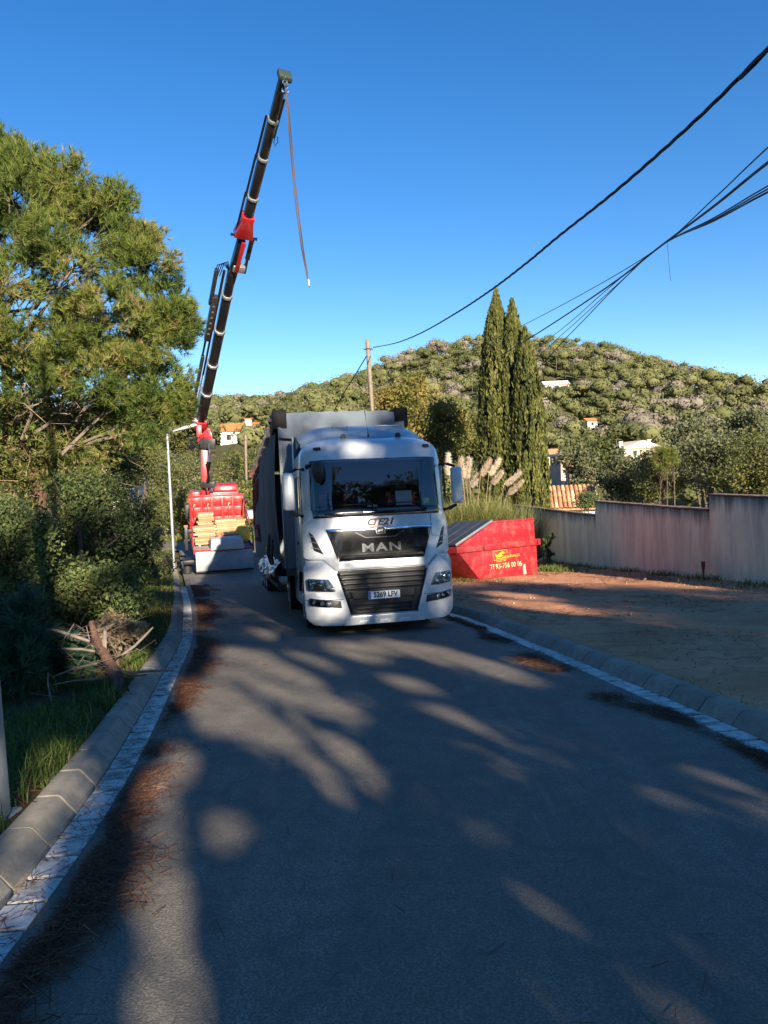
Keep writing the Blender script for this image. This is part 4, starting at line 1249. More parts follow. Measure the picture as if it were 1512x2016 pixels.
# lifting sling: two webbing bands blown slightly aside
pts = [(562, 172), (564.5, 200), (570, 270), (577, 350), (585, 425), (594, 490), (602, 530), (607, 556)]
tops = [P(x, y, 24.6) for x, y in pts]
sl = empty('lifting_sling', tuple(tops[0]), label='long dark red webbing sling hanging from the crane hook', cat='sling')
for k, (w, off) in enumerate(((.045, (0, 0, 0)), (.04, (.06, .05, -.05)))):
    q = MB(); A = [np.array(p) - tops[0] + np.array(off) * math.sin(math.pi * i / (len(tops) - 1)) ** .6 for i, p in enumerate(tops)]
    fine = []
    for i in range(len(A) - 1):
        for t in (0, .33, .66): fine.append(A[i] * (1 - t) + A[i + 1] * t)
    fine.append(A[-1])
    V, F = [], []
    for i, p in enumerate(fine):
        tw = .5 * math.sin(i * .7 + k)
        sx = np.array([math.cos(tw), math.sin(tw), 0]) * w / 2
        th = np.array([-math.sin(tw), math.cos(tw), 0]) * .006
        V += [p - sx - th, p + sx - th, p + sx + th, p - sx + th]
    for i in range(len(fine) - 1):
        for c in range(4): F.append((i * 4 + c, i * 4 + (c + 1) % 4, i * 4 + 4 + (c + 1) % 4, i * 4 + 4 + c))
    q.add(V, F); q.build('webbing', 'strap', sl, smooth=40)
e = tops[-1] - tops[0]
q = MB(); q.bar(e + (0, 0, .1), e + (.03, 0, -.14), .10, .05); q.build('sling_end', 'steel', sl, bev=.012)

# ------------------------------------------------------------------ load on the flatbed
bpy.context.view_layer.update()
CM = crane.matrix_world.copy()
def on_bed(name, x, y, z, label, cat, rz=0.0, group=None):
    o = empty(name, label=label, cat=cat, group=group)
    o.matrix_world = CM @ Matrix.Translation((x, y, z)) @ Matrix.Rotation(rz, 4, 'Z')
    return o
def timber(label, x, y, z, w, d, rows, rz=0.0, n=4, th=.085):
    o = on_bed('timber_stack', x, y, z, label, 'timber', rz, 'stacks of yellow timber on the flatbed')
    pw = d / n
    b = MB(); b.box(-w / 2, w / 2, -pw / 2 + .004, pw / 2 - .004, 0, th - .008); me = b.mesh('plank', .006, 1); me.materials.append(M['plank_random'])
    for k in range(rows):
        for j in range(n):
            q = bpy.data.objects.new('plank', me); col.objects.link(q); q.parent = o
            q.location = (rng.normal() * .035, -d / 2 + (j + .5) * pw, .07 + k * th)
    for s in (-.3, .3):
        MB().box(w * s - .05, w * s + .05, -d / 2, d / 2, 0, .069).build('bearer', 'wood_yellow', o, bev=.004)
    return o
DZ = 1.062
timber('large timber stack at the left of the flatbed', -.70, 1.55, DZ, .95, .9, 9)
timber('small timber stack behind the left stack against the headboard', -.62, 3.2, DZ, .7, .9, 14)
timber('timber stack in the middle of the flatbed, highest at its front', .30, 2.6, DZ, .95, .8, 11, .04)
timber('low timber stack in front of the middle one', .28, 1.45, DZ, .85, .75, 5, -.05)
timber('timber stack at the right edge beside the headboard', .98, 3.1, DZ, .5, .9, 10)
o = on_bed('sack', .98, 1.65, DZ, 'full yellow sack at the right side of the flatbed', 'sack', .15)
V, F = [], []
for k, (z, s_) in enumerate(((0, .8), (.06, 1.0), (.35, 1.04), (.6, 1.0), (.72, .8), (.78, .35))):
    for j in range(20):
        t = 2 * math.pi * j / 20
        cx_, sy_ = math.copysign(abs(math.cos(t)) ** .5, math.cos(t)), math.copysign(abs(math.sin(t)) ** .5, math.sin(t))
        w_ = 1 + .05 * math.sin(5 * t + k)
        V.append((.27 * s_ * cx_ * w_, .3 * s_ * sy_ * w_, z))
for k in range(5):
    for j in range(20): F.append((k * 20 + j, k * 20 + (j + 1) % 20, k * 20 + 20 + (j + 1) % 20, k * 20 + 20 + j))
F += [tuple(range(20))[::-1], tuple(range(100, 120))]
b = MB(); b.add(V, F); b.build('sack_body', 'bag_yellow', o, smooth=60)
o = on_bed('concrete_slab', .12, .36, DZ, 'pale concrete slab lying on the rear edge of the flatbed', 'slab', .03)
b = MB(); b.hexa([(x, y, z) for z, k in ((0.0, 0), (.45, .06)) for y in (-.62 + k, .42 - k) for x in (-.72 + k, .72 - k)]); b.build('slab_body', 'concrete', o, bev=.02)
o = on_bed('chain_pile', -.02, .95, DZ, 'dark chain and orange strap heaped behind the concrete slab', 'chain', 0)
for k in range(9):
    t = k * .7
    b = MB(); c = np.array([.16 * math.cos(t) * (1 - k * .05), .12 * math.sin(t), .05 + .045 * k])
    dd, aa, bb = frame((math.sin(t), math.cos(t), .4))
    b.tube([c + aa * .09 * math.cos(q) + bb * .06 * math.sin(q) for q in np.linspace(0, 2 * math.pi, 11)], .022, 6); b.build('chain_link', 'dark_metal', o)
b = MB(); b.tube([(-.3, 0, .42), (-.2, -.1, .5), (-.05, -.1, .42), (.05, 0, .5), (-.02, .05, .6)], .03, 6); b.build('strap_loop', mat('strap_orange', (.5, .12, .06), .8), o)
# ------------------------------------------------------------------ red skip on the sandy plot
A, B = G(944, 1141, .105), G(1058.5, 1130, .105)
yaw = math.atan2(B[1] - A[1], B[0] - A[0])
ux = Vector(B - A).normalized(); uy = Vector((-math.sin(yaw), math.cos(yaw), -.08 * math.cos(yaw))).normalized(); uz = ux.cross(uy)
uy = uz.cross(ux)
skip = empty('waste_skip', label='red steel waste skip with grey lid beside the truck', cat='skip')
skip.matrix_world = Matrix.Translation(Vector(A)) @ Matrix((ux, uy, uz)).transposed().to_4x4()
SW = 1.65
b = MB(); b.prism([(0.0, 0, .0), (2.62, 0, .0), (2.62, 0, .93), (-.80, 0, .84)], (0, SW, 0)); sb = b.build('skip_body', 'red_skip', skip, bev=.015)
b = MB(); b.prism([(-.86, .03, .98), (2.60, .03, 1.10), (2.57, .03, 1.77), (.66, .03, 1.70)], (0, SW - .06, 0)); b.build('upper_body', 'red_skip', skip, bev=.012)
b = MB(); b.prism([(-.93, -.07, .83), (2.76, -.07, .945), (2.76, -.07, 1.145), (-.93, -.07, 1.03)], (0, SW + .14, 0)); rim = b.build('rim_band', 'red_skip', skip, bev=.02)
for x, z in ((.15, .95), (2.57, 1.04)):
    b = MB(); b.tube([(x + .03, -.075, z + .05), (x, -.12, z + .02), (x, -.12, z - .03), (x + .04, -.08, z - .055)], .014, 6); b.build('lug', 'dark_metal', rim)
b = MB(); b.prism([(.62, .02, 1.70), (2.58, .02, 1.77), (2.58, .02, 1.82), (.62, .02, 1.75)], (0, SW - .04, 0)); b.build('top_rim', 'red_skip', skip, bev=.01)
n_ = 4
lid = MB(); d_ = np.array([1.56, 0, .70]); L = np.linalg.norm(d_); d_ /= L; nn = np.array([-d_[2], 0, d_[0]])
o0 = np.array([-.95, -.02, 1.05])
lid.hexa([o0 + d_ * (L * t) + np.array([0, y, 0]) + nn * h for h in (0, .05) for y in (0, SW + .02) for t in (0, 1)])
lid = lid.build('lid', 'lid_grey', skip, bev=.012)
for y in (.35, .82, 1.3):
    q = MB(); q.bar(o0 + nn * .058 + (0, y, 0) + d_ * .05, o0 + nn * .058 + (0, y, 0) + d_ * (L - .05), .05, .03, (0, 1, 0)); q.build('lid_rib', 'lid_grey', lid, bev=.008)
q = MB(); q.bar(o0 + nn * .03 + (0, -.03, 0), o0 + nn * .03 + (0, -.03, 0) + d_ * L, .03, .07, (0, 1, 0)); q.build('lid_edge', 'steel', lid, bev=.006)
# dents: shallow diagonal scar; stencilled sign and number
def stencil(name, body, size, x, z, m, sx=1.0, rot=.035, off=.0, shear=0.0):
    Vt, Ft = text_geo(body, size, 0, off, shear, 1.0, 'LEFT')
    c, s_ = math.cos(rot), math.sin(rot)
    q = MB(); q.add([(x + (vx * sx * c - vy * s_), -.004, z + (vx * sx * s_ + vy * c)) for vx, vy, _ in Vt], Ft)
    return q.build(name, m, sb, smooth=0)
stencil('stencil_number', 'Tf 93-756 00 06', .22, .46, .335, 'pale_paint', 1.0, .035, .0)
stencil('stencil_name', 'Gomez-Roma,S.A', .135, .98, .64, 'yellow_paint', .86, .03, .001)
q = MB()
for (x0, z0, x1, z1) in ((.64, .83, 1.24, .85), (.66, .54, 1.22, .56), (.64, .55, .64, .83), (1.235, .75, 1.235, .85), (1.225, .56, 1.225, .60)):
    q.bar((x0, -.004, z0), (x1, -.004, z1), .004, .012, (0, 1, 0))
for (x0, z0, x1, z1) in ((.72, .585, 1.16, .60), (.75, .50, .98, .51), (1.05, .515, 1.16, .52)):
    q.bar((x0, -.004, z0), (x1, -.004, z1), .004, .016, (0, 1, 0))
q.build('stencil_frame', 'yellow_paint', sb)
q = MB(); q.add([(x, -.0045, z) for x, z in ((.70, .75), (.72, .66), (.78, .625), (.95, .635), (.99, .70), (1.02, .735), (1.15, .755), (1.15, .77), (1.03, .765), (1.04, .785), (1.12, .80), (1.0, .80), (.93, .77), (.88, .735), (.82, .71), (.76, .705), (.735, .74))], [tuple(range(17))])
q.build('stencil_emblem', 'yellow_paint', sb)
q = MB(); q.add([(1.93, -.003, .03), (2.08, -.003, .035), (2.04, -.003, .36), (1.94, -.003, .33)], [(0, 1, 2, 3)]); q.build('bare_patch', mat('worn_patch', (.62, .36, .27), .7, var=.2, scale=10), sb)
# stones and a split board by the skip
p = G(1075, 1110, .1); o = MB(); o.hexa([(x, y, z) for z in (0, .06) for y in (-.09, .09) for x in (-.45, .45)]); o = o.build('board', 'wood_yellow', bev=.01, label='pale board leaning beside the right end of the skip', cat='board'); o.location = (p[0] - .1, p[1] + .3, g1(p[0], p[1]) + .22); o.rotation_euler = (.2, -.28, .5)

# ------------------------------------------------------------------ street lamps
def lamp(base_xy, h, r0, r1, arm, label, tilt=(0, 0)):
    o = empty('street_lamp', (base_xy[0], base_xy[1], g1(*base_xy) + .1), (tilt[0], tilt[1], 0), label=label, cat='street lamp')
    b = MB(); b.tube([(0, 0, -.2), (0, 0, .02), (0, 0, h * .5), (0, 0, h)], [r0, r0, (r0 + r1) / 2, r1], 20); b.build('post', 'galv', o, smooth=60)
    MB().box(-.11, .11, -.11, .11, -.05, .02).build('base_plate', 'galv', o, bev=.01)
    a = np.array(arm, float)
    b = MB(); b.tube([(0, 0, h - .06), tuple(a * .2 + (0, 0, h + .02)), tuple(a * .45 + (0, 0, h))], r1 * .7, 10); b.build('arm', 'galv', o)
    d, s, u = frame(a)
    V, F = [], []
    prof = [(.22, .03), (.34, .08), (.55, .16), (.78, .19), (.96, .15), (1.04, .03)]
    for t, w in prof:
        for k in range(12):
            q = 2 * math.pi * k / 12
            V.append(a * t + np.array([0, 0, h]) + s * w * math.cos(q) + u * w * .45 * math.sin(q))
    for i in range(len(prof) - 1):
        for k in range(12): F.append((i * 12 + k, i * 12 + (k + 1) % 12, i * 12 + 12 + (k + 1) % 12, i * 12 + 12 + k))
    F += [tuple(range(12)), tuple(range(60, 72))]
    b = MB(); b.add(V, F); b.build('lamp_head', mat('lamp_white', (.78, .79, .78), .35, var=.04), o, smooth=60)
    return o
p = G(347, 1125)
lamp((p[0] - .02, p[1] - .2), 6.15, .075, .05, (1.32, -.1, .32), 'slim galvanised street lamp with white head left of the crane truck')
lamp((-2.285, 4.12), 7.5, .088, .055, (1.0, 1.2, .2), 'thick galvanised lamp post cut by the left picture edge', (0, -.012))

# ------------------------------------------------------------------ utility poles and cables
def upole(x, y, ztop, r, label, lean=(0, 0)):
    z0 = g1(x, y)
    o = empty('utility_pole', (x, y, z0), (lean[0], lean[1], 0), label=label, cat='utility pole')
    h = ztop - z0
    b = MB(); b.tube([(0, 0, -.3), (0, 0, h * .5), (0, 0, h - .12), (0, 0, h)], [r * 1.25, r * 1.1, r, r * .7], 14); b.build('post', 'wood_pole', o, smooth=60)
    b = MB(); b.tube([(r * 1.02 * math.cos(t), r * 1.02 * math.sin(t), h - .45) for t in np.linspace(0, 2 * math.pi, 19)], .022, 6); b.build('band', 'dark_metal', o)
    b = MB(); b.bar((-.22, 0, h - .45), (.22, 0, h - .47), .05, .06); b.build('bracket', 'dark_metal', o)
    return o
A0 = P(735, 684, 36)
upole(A0[0], A0[1], P(735, 668, 36)[2], .105, 'weathered wooden utility pole rising behind the truck roof', (0, -.026))
UB = np.array([7.6, -6.0]); upole(UB[0], UB[1], 9.2, .13, 'wooden utility pole behind the viewer carrying the street cables')
UC = P(838, 800, 62); upole(UC[0], UC[1], UC[2], .11, 'distant wooden utility pole hidden among the oaks right of the truck')
p9 = P(478, 856, 64); upole(p9[0], p9[1], p9[2], .11, 'thin wooden utility pole in the bushes beyond the crane truck', (0, .03))
UE = P(930, 900, 70)
def cable(name, pts, r, label, twist=0, group=None, extra=0):
    pts = [np.array(p, float) for p in pts]
    fine = []
    # Catmull-Rom through the surveyed points
    for i in range(len(pts) - 1):
        p0, p1, p2, p3 = pts[max(i - 1, 0)], pts[i], pts[i + 1], pts[min(i + 2, len(pts) - 1)]
        for t in np.linspace(0, 1, 14, endpoint=False):
            fine.append(.5 * ((2 * p1) + (-p0 + p2) * t + (2 * p0 - 5 * p1 + 4 * p2 - p3) * t * t + (-p0 + 3 * p1 - 3 * p2 + p3) * t ** 3))
    fine.append(pts[-1])
    o0 = fine[0]
    root = empty(name, tuple(o0), label=label, cat='cable', group=group)
    n = max(1, twist)
    for k in range(n):
        q = MB(); path = []
        s = 0
        for i, p in enumerate(fine):
            if i: s += np.linalg.norm(fine[i] - fine[i - 1])
            ph = s * 5.5 + 2 * math.pi * k / n
            path.append(p - o0 + (np.array([math.cos(ph), 0, math.sin(ph)]) * r * 1.05 if n > 1 else 0))
        q.tube(path, r, 6); q.build('strand', 'cable', root, smooth=60)
    return root
def densify(pts, step=.12):
    out = []
    for a, c in zip(pts[:-1], pts[1:]):
        m = max(1, int(np.linalg.norm(np.array(c) - a) / step))
        out += [np.array(a) + (np.array(c) - a) * k / m for k in range(m)]
    return out + [np.array(pts[-1])]
px = [735, 780, 830, 900, 968, 1035, 1100, 1200, 1300, 1400, 1512]
py = [684, 675, 655, 615, 570, 519, 465, 386, 300, 208, 95]
iy = np.interp(px, [735, 1512], [1 / 36, 1 / 8.0])
main = [P(a, c, 1 / k) for a, c, k in zip(px, py, iy)]
tail = main[-1] + (main[-1] - main[-2]) * .9
cable('street_cable', main + [tail, np.array([UB[0], UB[1], 8.75])], .0125, 'thick twisted black cable sweeping from the roof-side pole to upper right', 3)
cable('street_cable', [P(731, 686, 36), P(715, 712, 37), P(695, 745, 39), P(672, 782, 41), P(655, 815, 43)], .028, 'black cable dropping from the pole down behind the trailer')
J = (1300, 485, 15.5)
bund = [  # right end of each wire, then how it runs left of the tie
    ((1512, 290), [(1180, 560), (1030, 640), (880, 712), (800, 748)], .010, 'thin black wire, uppermost of the bundle crossing the hillside'),
    ((1512, 320), [(1200, 562), (1060, 655), (940, 728), (862, 780)], .020, 'thickest black wire of the bundle in front of the cypresses'),
    ((1512, 366), [(1195, 570), (1090, 660), (960, 752), (850, 810)], .010, 'thin black wire, third from the top of the bundle'),
    ((1512, 372), [(1210, 565), (1105, 660), (965, 782), (850, 840)], .010, 'thin black wire, fourth from the top of the bundle'),
    ((1512, 378), [(1215, 562), (1120, 660), (980, 800), (860, 870)], .014, 'lowest black wire of the bundle passing the cypresses')]
for (ra, left, r, lab) in bund:
    pts = [P(ra[0], ra[1], 9.5), P((ra[0] + J[0]) / 2, (ra[1] + J[1]) / 2 + 3, 11.7), P(*J)]
    for (x, y), d in zip(left, (20, 27, 40, 60)): pts.append(P(x, y, d))
    cable('overhead_wire', [np.array([UB[0], UB[1], 8.3]), pts[0] + (pts[0] - P(*J)) * .9] + pts, r, lab, 0, 'bundle of overhead wires')
p0, p1 = P(1314, 478, 15), P(1321, 553, 15)
cable('loose_wire', [p0, P(1316, 505, 15), P(1318, 530, 15), P(1319, 540, 15.05), p1], .004, 'short loose wire end dangling below the wire bundle')
pA = P(478, 866, 64)
for k, (a, c, dd, lab) in enumerate((((430, 895), (395, 905), 60, 'sagging wire left of the thin pole'), ((510, 912), (560, 930), 55, 'pale wire right of the thin pole'), ((460, 905), (440, 980), 60, 'stay wire slanting down from the thin pole'))):
    cable('overhead_wire', [pA if k == 0 else P(483, 900, 64), P(a[0], a[1], 62), P(c[0], c[1], dd)], .012, lab)

# ------------------------------------------------------------------ houses
def house(label, c, w, d, h, roof_h, wall_m, roof_m, rz=0.0, wins=(), chimneys=(), hip=False, gable=False):
    z0 = g1(c[0], c[1])
    o = empty('house', (c[0], c[1], z0), (0, 0, rz), label=label, cat='house')
    zt = c[2] - z0 - roof_h
    wl_ = MB(); wl_.box(-w / 2, w / 2, -d / 2, d / 2, -3, zt); wl_ = wl_.build('wall', wall_m, o)
    e = .35
    b = MB()
    if gable:   # ridge runs away from the viewer, gable end in front
        b.prism([(-w / 2 - e, -d / 2 - e, zt), (w / 2 + e, -d / 2 - e, zt), (w / 2 + e, -d / 2 - e, zt + .15), (0, -d / 2 - e, zt + roof_h + .15), (-w / 2 - e, -d / 2 - e, zt + .15)], (0, d + 2 * e, 0))
    elif roof_h > .3:
        ins = w * .18 if hip else 0
        b.add([(-w / 2 - e, -d / 2 - e, zt), (w / 2 + e, -d / 2 - e, zt), (w / 2 + e, d / 2 + e, zt), (-w / 2 - e, d / 2 + e, zt), (-w / 2 - e + ins, 0, zt + roof_h), (w / 2 + e - ins, 0, zt + roof_h)],
              [(0, 1, 5, 4), (2, 3, 4, 5), (1, 2, 5), (3, 0, 4), (3, 2, 1, 0)])
    else:
        b.box(-w / 2 - e, w / 2 + e, -d / 2 - e, d / 2 + e, zt, zt + max(roof_h, .2))
    rf = b.build('roof', roof_m, o, smooth=0)
    for x, y, s, hh in chimneys:
        MB().box(x - s / 2, x + s / 2, y - s / 2, y + s / 2, zt + roof_h * .3, zt + roof_h + hh).build('chimney', wall_m, rf, bev=.03)
        MB().box(x - s * .65, x + s * .65, y - s * .65, y + s * .65, zt + roof_h + hh, zt + roof_h + hh + .12).build('chimney_cap', roof_m, rf)
    for x, z, ww, wh in wins:
        wn_ = MB().box(x - ww / 2, x + ww / 2, -d / 2 - .06, -d / 2 + .02, zt - z - wh, zt - z).build('window', 'shutter', o)
        MB().box(x - ww / 2 + .1, x + ww / 2 - .1, -d / 2 - .09, -d / 2 - .055, zt - z - wh + .1, zt - z - .1).build('pane', 'window_dark', wn_)
    return o
c = P(1248, 870, 130)
house('cream house with low gable roof and two chimneys below the hill', c, 6.6, 6, 5, 1.2, 'cream_wall', 'cream_wall', .15, [(-1.4, .35, .7, .9), (1.4, .35, .7, .9), (-1.4, 2.2, .7, .9), (1.4, 2.2, .7, .9)], [(-2.6, 0, .6, .0), (2.7, 0, .6, .2)], gable=True)
c = P(1092, 750, 236)
house('white flat-roofed villa high on the wooded hill', c, 7.6, 6, 5, 1.5, 'pink_wall', 'white_wall', 0, [(-2.5, .4, 1.4, 1.6), (0, .4, 1.4, 1.6), (2.5, .4, 1.4, 1.6)])
c = P(1160, 823, 178)
house('tiny house with orange roof among the pines on the hill', c, 2.6, 2.6, 2, .8, 'cream_wall', 'orange_roof', .3, [(0, .3, .7, .7)])
c = P(473, 833, 160)
house('house with bright orange roof and white chimney above the crane truck', c, 7.6, 6, 4, 1.9, 'white_wall', 'orange_roof', 0, [(-2, .6, 1, 1.2), (2, .6, 1, 1.2)], [(1.9, -.6, 1.3, .75)])
c = P(1075, 884, 100)
house('narrow cream house end just right of the cypresses', c, 2.6, 4, 3, .9, 'cream_wall', 'terracotta', .2, [(0, .5, .6, .8)])
c = P(1125, 893, 92)
house('low pink house with flat terrace right of the cypresses', c, 4.2, 4, 3, .3, 'pink_wall', 'white_wall', .1, [(-1, .5, .9, 1.0), (1, .5, .9, 1.0)])
c = P(1145, 905, 84)
house('grey pink annexe in front of the pink terrace house', c, 3.2, 3, 2, .8, 'pink_wall', 'terracotta', -.1, [(0, .4, .7, .8)])
c = P(230, 893, 52)
house('white house half hidden behind the left shrubs', c, 3.6, 4, 4, .9, 'white_wall', 'terracotta', .25, [(-.8, .6, .7, .9), (.9, .6, .7, .9)])
# small tiled hut behind the wall: every tile laid separately
c = P(1122, 960, 40)
hz = g1(c[0], 41)
hut = empty('tiled_hut', (c[0], 41.2, hz), (0, 0, R_(-8)), label='small white hut with terracotta barrel tiles behind the wall', cat='hut')
zt = c[2] - hz
MB().box(-1.45, 1.45, -1.2, 1.2, -2, zt - 1.12).build('wall', 'white_wall', hut)
b = MB(); b.hexa([(x, y, z + k) for k in (0, .05) for y, z in ((-1.5, zt - 1.20), (.0, zt - .06)) for x in (-1.62, 1.62)]); rf = b.build('roof', 'terracotta', hut)
b = MB(); b.hexa([(x, y, z + k) for k in (0, .05) for y, z in ((.005, zt - .06), (1.5, zt - 1.20)) for x in (-1.62, 1.62)]); b.build('roof', 'terracotta', hut)
sl_ = math.atan2(1.14, 1.5); tlen = 1.5 / math.cos(sl_) / 4
q = MB(); V, F = [], []
for k, (t, r) in enumerate(((0, .115), (tlen + .04, .095))):
    for j in range(7):
        a = math.pi * j / 6
        V.append((r * math.cos(a), t, .8 * r * math.sin(a) + .03)); 
for j in range(6): F.append((j, j + 1, 8 + j, 7 + j))
q.add(V, F); tile = q.mesh('roof_tile', smooth=60)
M['tile'] = _tm = bpy.data.materials.new('tile'); _tm.use_nodes = True
_n, _l = _tm.node_tree.nodes, _tm.node_tree.links
_oi = _n.new('ShaderNodeObjectInfo')
_c = ramp(_n, _l, _oi.outputs['Random'], [(0, (.26, .12, .06)), (.4, (.46, .22, .11)), (.75, (.58, .34, .19)), (1, (.62, .46, .31))])
_l.new(_c, _n['Principled BSDF'].inputs['Base Color']); _n['Principled BSDF'].inputs['Roughness'].default_value = .9
tile.materials.append(_tm)
for i in range(14):
    for j in range(4):
        t = bpy.data.objects.new('roof_tile', tile); col.objects.link(t); t.parent = rf
        t.location = (-1.52 + i * .234, -1.5 + (j * tlen) * math.cos(sl_), zt - 1.15 + (j * tlen) * math.sin(sl_) + .02 + .006 * j)
        t.rotation_euler = (sl_ - .015, 0, rng.normal() * .015)
b = MB(); b.tube([(-1.62, 0, zt + .0), (1.62, 0, zt + .0)], .10, 10); b.build('ridge_tiles', 'terracotta', rf)
reseed('veg')
# ------------------------------------------------------------------ foliage builders
def diamonds(C, N, ln, asp=.5, tint=None):
    """leaf-shaped faces: C centres, N rough facing directions"""
    n = len(C)
    ln = np.broadcast_to(ln, n)[:, None]
    a = nrm(np.cross(N, unit(n)))
    b = np.cross(nrm(N), a)
    b = b + nrm(N) * rng.normal(0, .25, (n, 1))
    w = ln * asp * .5
    V = np.stack([C - a * ln * .5, C + b * w - a * ln * .08, C + a * ln * .5, C - b * w - a * ln * .08], 1).reshape(-1, 3)
    F = np.arange(4 * n).reshape(-1, 4)
    return V, F, np.repeat(tint if tint is not None else rng.random(n), 4)
def needles(C, D, ln, wd, m, tint, spread=.75):
    """tufts of m needles round each twig end"""
    n = len(C)
    d = nrm(np.repeat(D, m, 0) + unit(n * m) * spread)
    c = np.repeat(C, m, 0)
    p = nrm(np.cross(d, unit(n * m))) * (wd / 2)
    l = (np.repeat(np.broadcast_to(ln, n), m) * rng.uniform(.7, 1.15, n * m))[:, None]
    c = c + d * l * rng.uniform(-.15, .2, (n * m, 1))
    V = np.stack([c - p, c + p, c + d * l], 1).reshape(-1, 3)
    return V, np.arange(3 * n * m).reshape(-1, 3), np.repeat(np.clip(np.repeat(tint, m) + rng.normal(0, .08, n * m), 0, 1), 3)
def cloud(lobes, nsub, nleaf, rs, up=.35):
    """clumped positions over a set of lobes: returns points, outward directions, clump ids"""
    P_, D_, I_ = [], [], []
    k = 0
    for c, r in lobes:
        c, r = np.array(c, float), np.array(r, float) * np.ones(3)
        d = unit(nsub); d[:, 2] = d[:, 2] * .8 + up * .5; d = nrm(d)
        s = c + d * r * rng.uniform(.55, 1.02, (nsub, 1))
        q = np.repeat(s, nleaf, 0) + unit(nsub * nleaf) * rs * rng.random((nsub * nleaf, 1)) ** .45
        P_.append(q); D_.append(np.repeat(d, nleaf, 0)); I_.append(np.repeat(np.arange(k, k + nsub), nleaf)); k += nsub
    return np.concatenate(P_), np.concatenate(D_), np.concatenate(I_)
def tube_np(mb, A, B, r0, r1, n=6, sag=0.0, wob=.06):
    A, B = np.array(A, float), np.array(B, float)
    L = np.linalg.norm(B - A)
    pts = [A]
    for t in (.3, .6):
        pts.append(A + (B - A) * t + rng.normal(0, wob * L, 3) * np.array([1, 1, .6]) - np.array([0, 0, sag * L * t * (1 - t)]))
    pts.append(B)
    mb.tube(pts, [r0, r0 * .75 + r1 * .25, r0 * .4 + r1 * .6, r1], n)
def lobes_in(c, r, n, lr, seed=None, zmin=-9):
    out = []
    c, r = np.array(c, float), np.array(r, float)
    d = unit(n)
    for k in range(n):
        q = c + d[k] * r * rng.uniform(.45, .85)
        out.append((q, np.array([1, 1, .8]) * lr * rng.uniform(.75, 1.2)))
    return out
BEAMS = []  # chosen sun spots; foliage on their rays is cut from the crowns
def lit(C):
    """False where foliage is cut away so sun reaches a chosen spot"""
    keep = np.ones(len(C), bool)
    for t, r in BEAMS:
        v = C - np.array(t)
        k = v @ SUN
        d = np.linalg.norm(v - k[:, None] * SUN, axis=1)
        keep &= ~((d < r) & (k > 0))
    return keep
def tree(name, label, base_, lobes, leaf_m, bark_m, kind='leaf', nsub=8, nleaf=30, rs=.5, size=.12, asp=.5, trunk_r=.14, group=None, cat='tree', carve=False, m=9, wd=.02, tint=(.5, .25), twigs=True, trunk_top=None, tint_bias=0.0, ntrunk=1):
    base_ = np.array(base_, float)
    reseed(label + str(base_.round(1)))
    o = empty(name, tuple(base_), label=label, cat=cat, group=group)
    lobes = [(np.array(c, float) - base_, r) for c, r in lobes]
    C, D, I = cloud(lobes, nsub, nleaf, rs)
    cl = np.clip(rng.normal(tint[0], tint[1], I.max() + 1), 0, 1)
    T = np.clip(cl[I] + rng.normal(0, .1, len(I)), 0, 1)
    if carve:
        k = lit(C + base_)
        C, D, T = C[k], D[k], T[k]
    if kind == 'leaf':
        V, F, tt = diamonds(C, D * .6 + unit(len(C)), size * rng.uniform(.7, 1.3, len(C)), asp, T)
    else:
        V, F, tt = needles(C, nrm(D * .7 + unit(len(C)) * .6 + np.array([0, 0, .35])), size, wd, m, T)
    link('crown', npmesh('crown', V, F, tt), leaf_m, o)
    b = MB()
    top = np.array(trunk_top, float) - base_ if trunk_top is not None else np.mean([c for c, r in lobes], 0)
    for q in range(ntrunk):
        st = np.array([0, 0, -.3]) + (rng.normal(0, .25, 3) * np.array([1, 1, 0]) if q else 0)
        tp = top + (rng.normal(0, .2, 3) if q else 0)
        tube_np(b, st, tp, trunk_r, trunk_r * .35, 9, 0, .03)
    b.build('trunk', bark_m, o, smooth=60)
    b = MB()
    for c, r in lobes:
        t = np.clip(c[2] / max(.1, top[2]) - rng.uniform(.10, .28), .42, .95)
        A = np.array([top[0] * t, top[1] * t, top[2] * t])
        tube_np(b, A, c, trunk_r * .27, .010, 5, .2, .07)
        if twigs:
            for _ in range(5):
                d = unit(1)[0]; d[2] = abs(d[2]) * .6
                tube_np(b, A + (c - A) * rng.uniform(.5, 1), c + d * r * .85, .016, .005, 3, 0, .08)
    if b.v:
        b.build('limbs', 'grey_bark' if bark_m == 'red_bark' else bark_m, o, smooth=60)
    return o

reseed('sec_1')
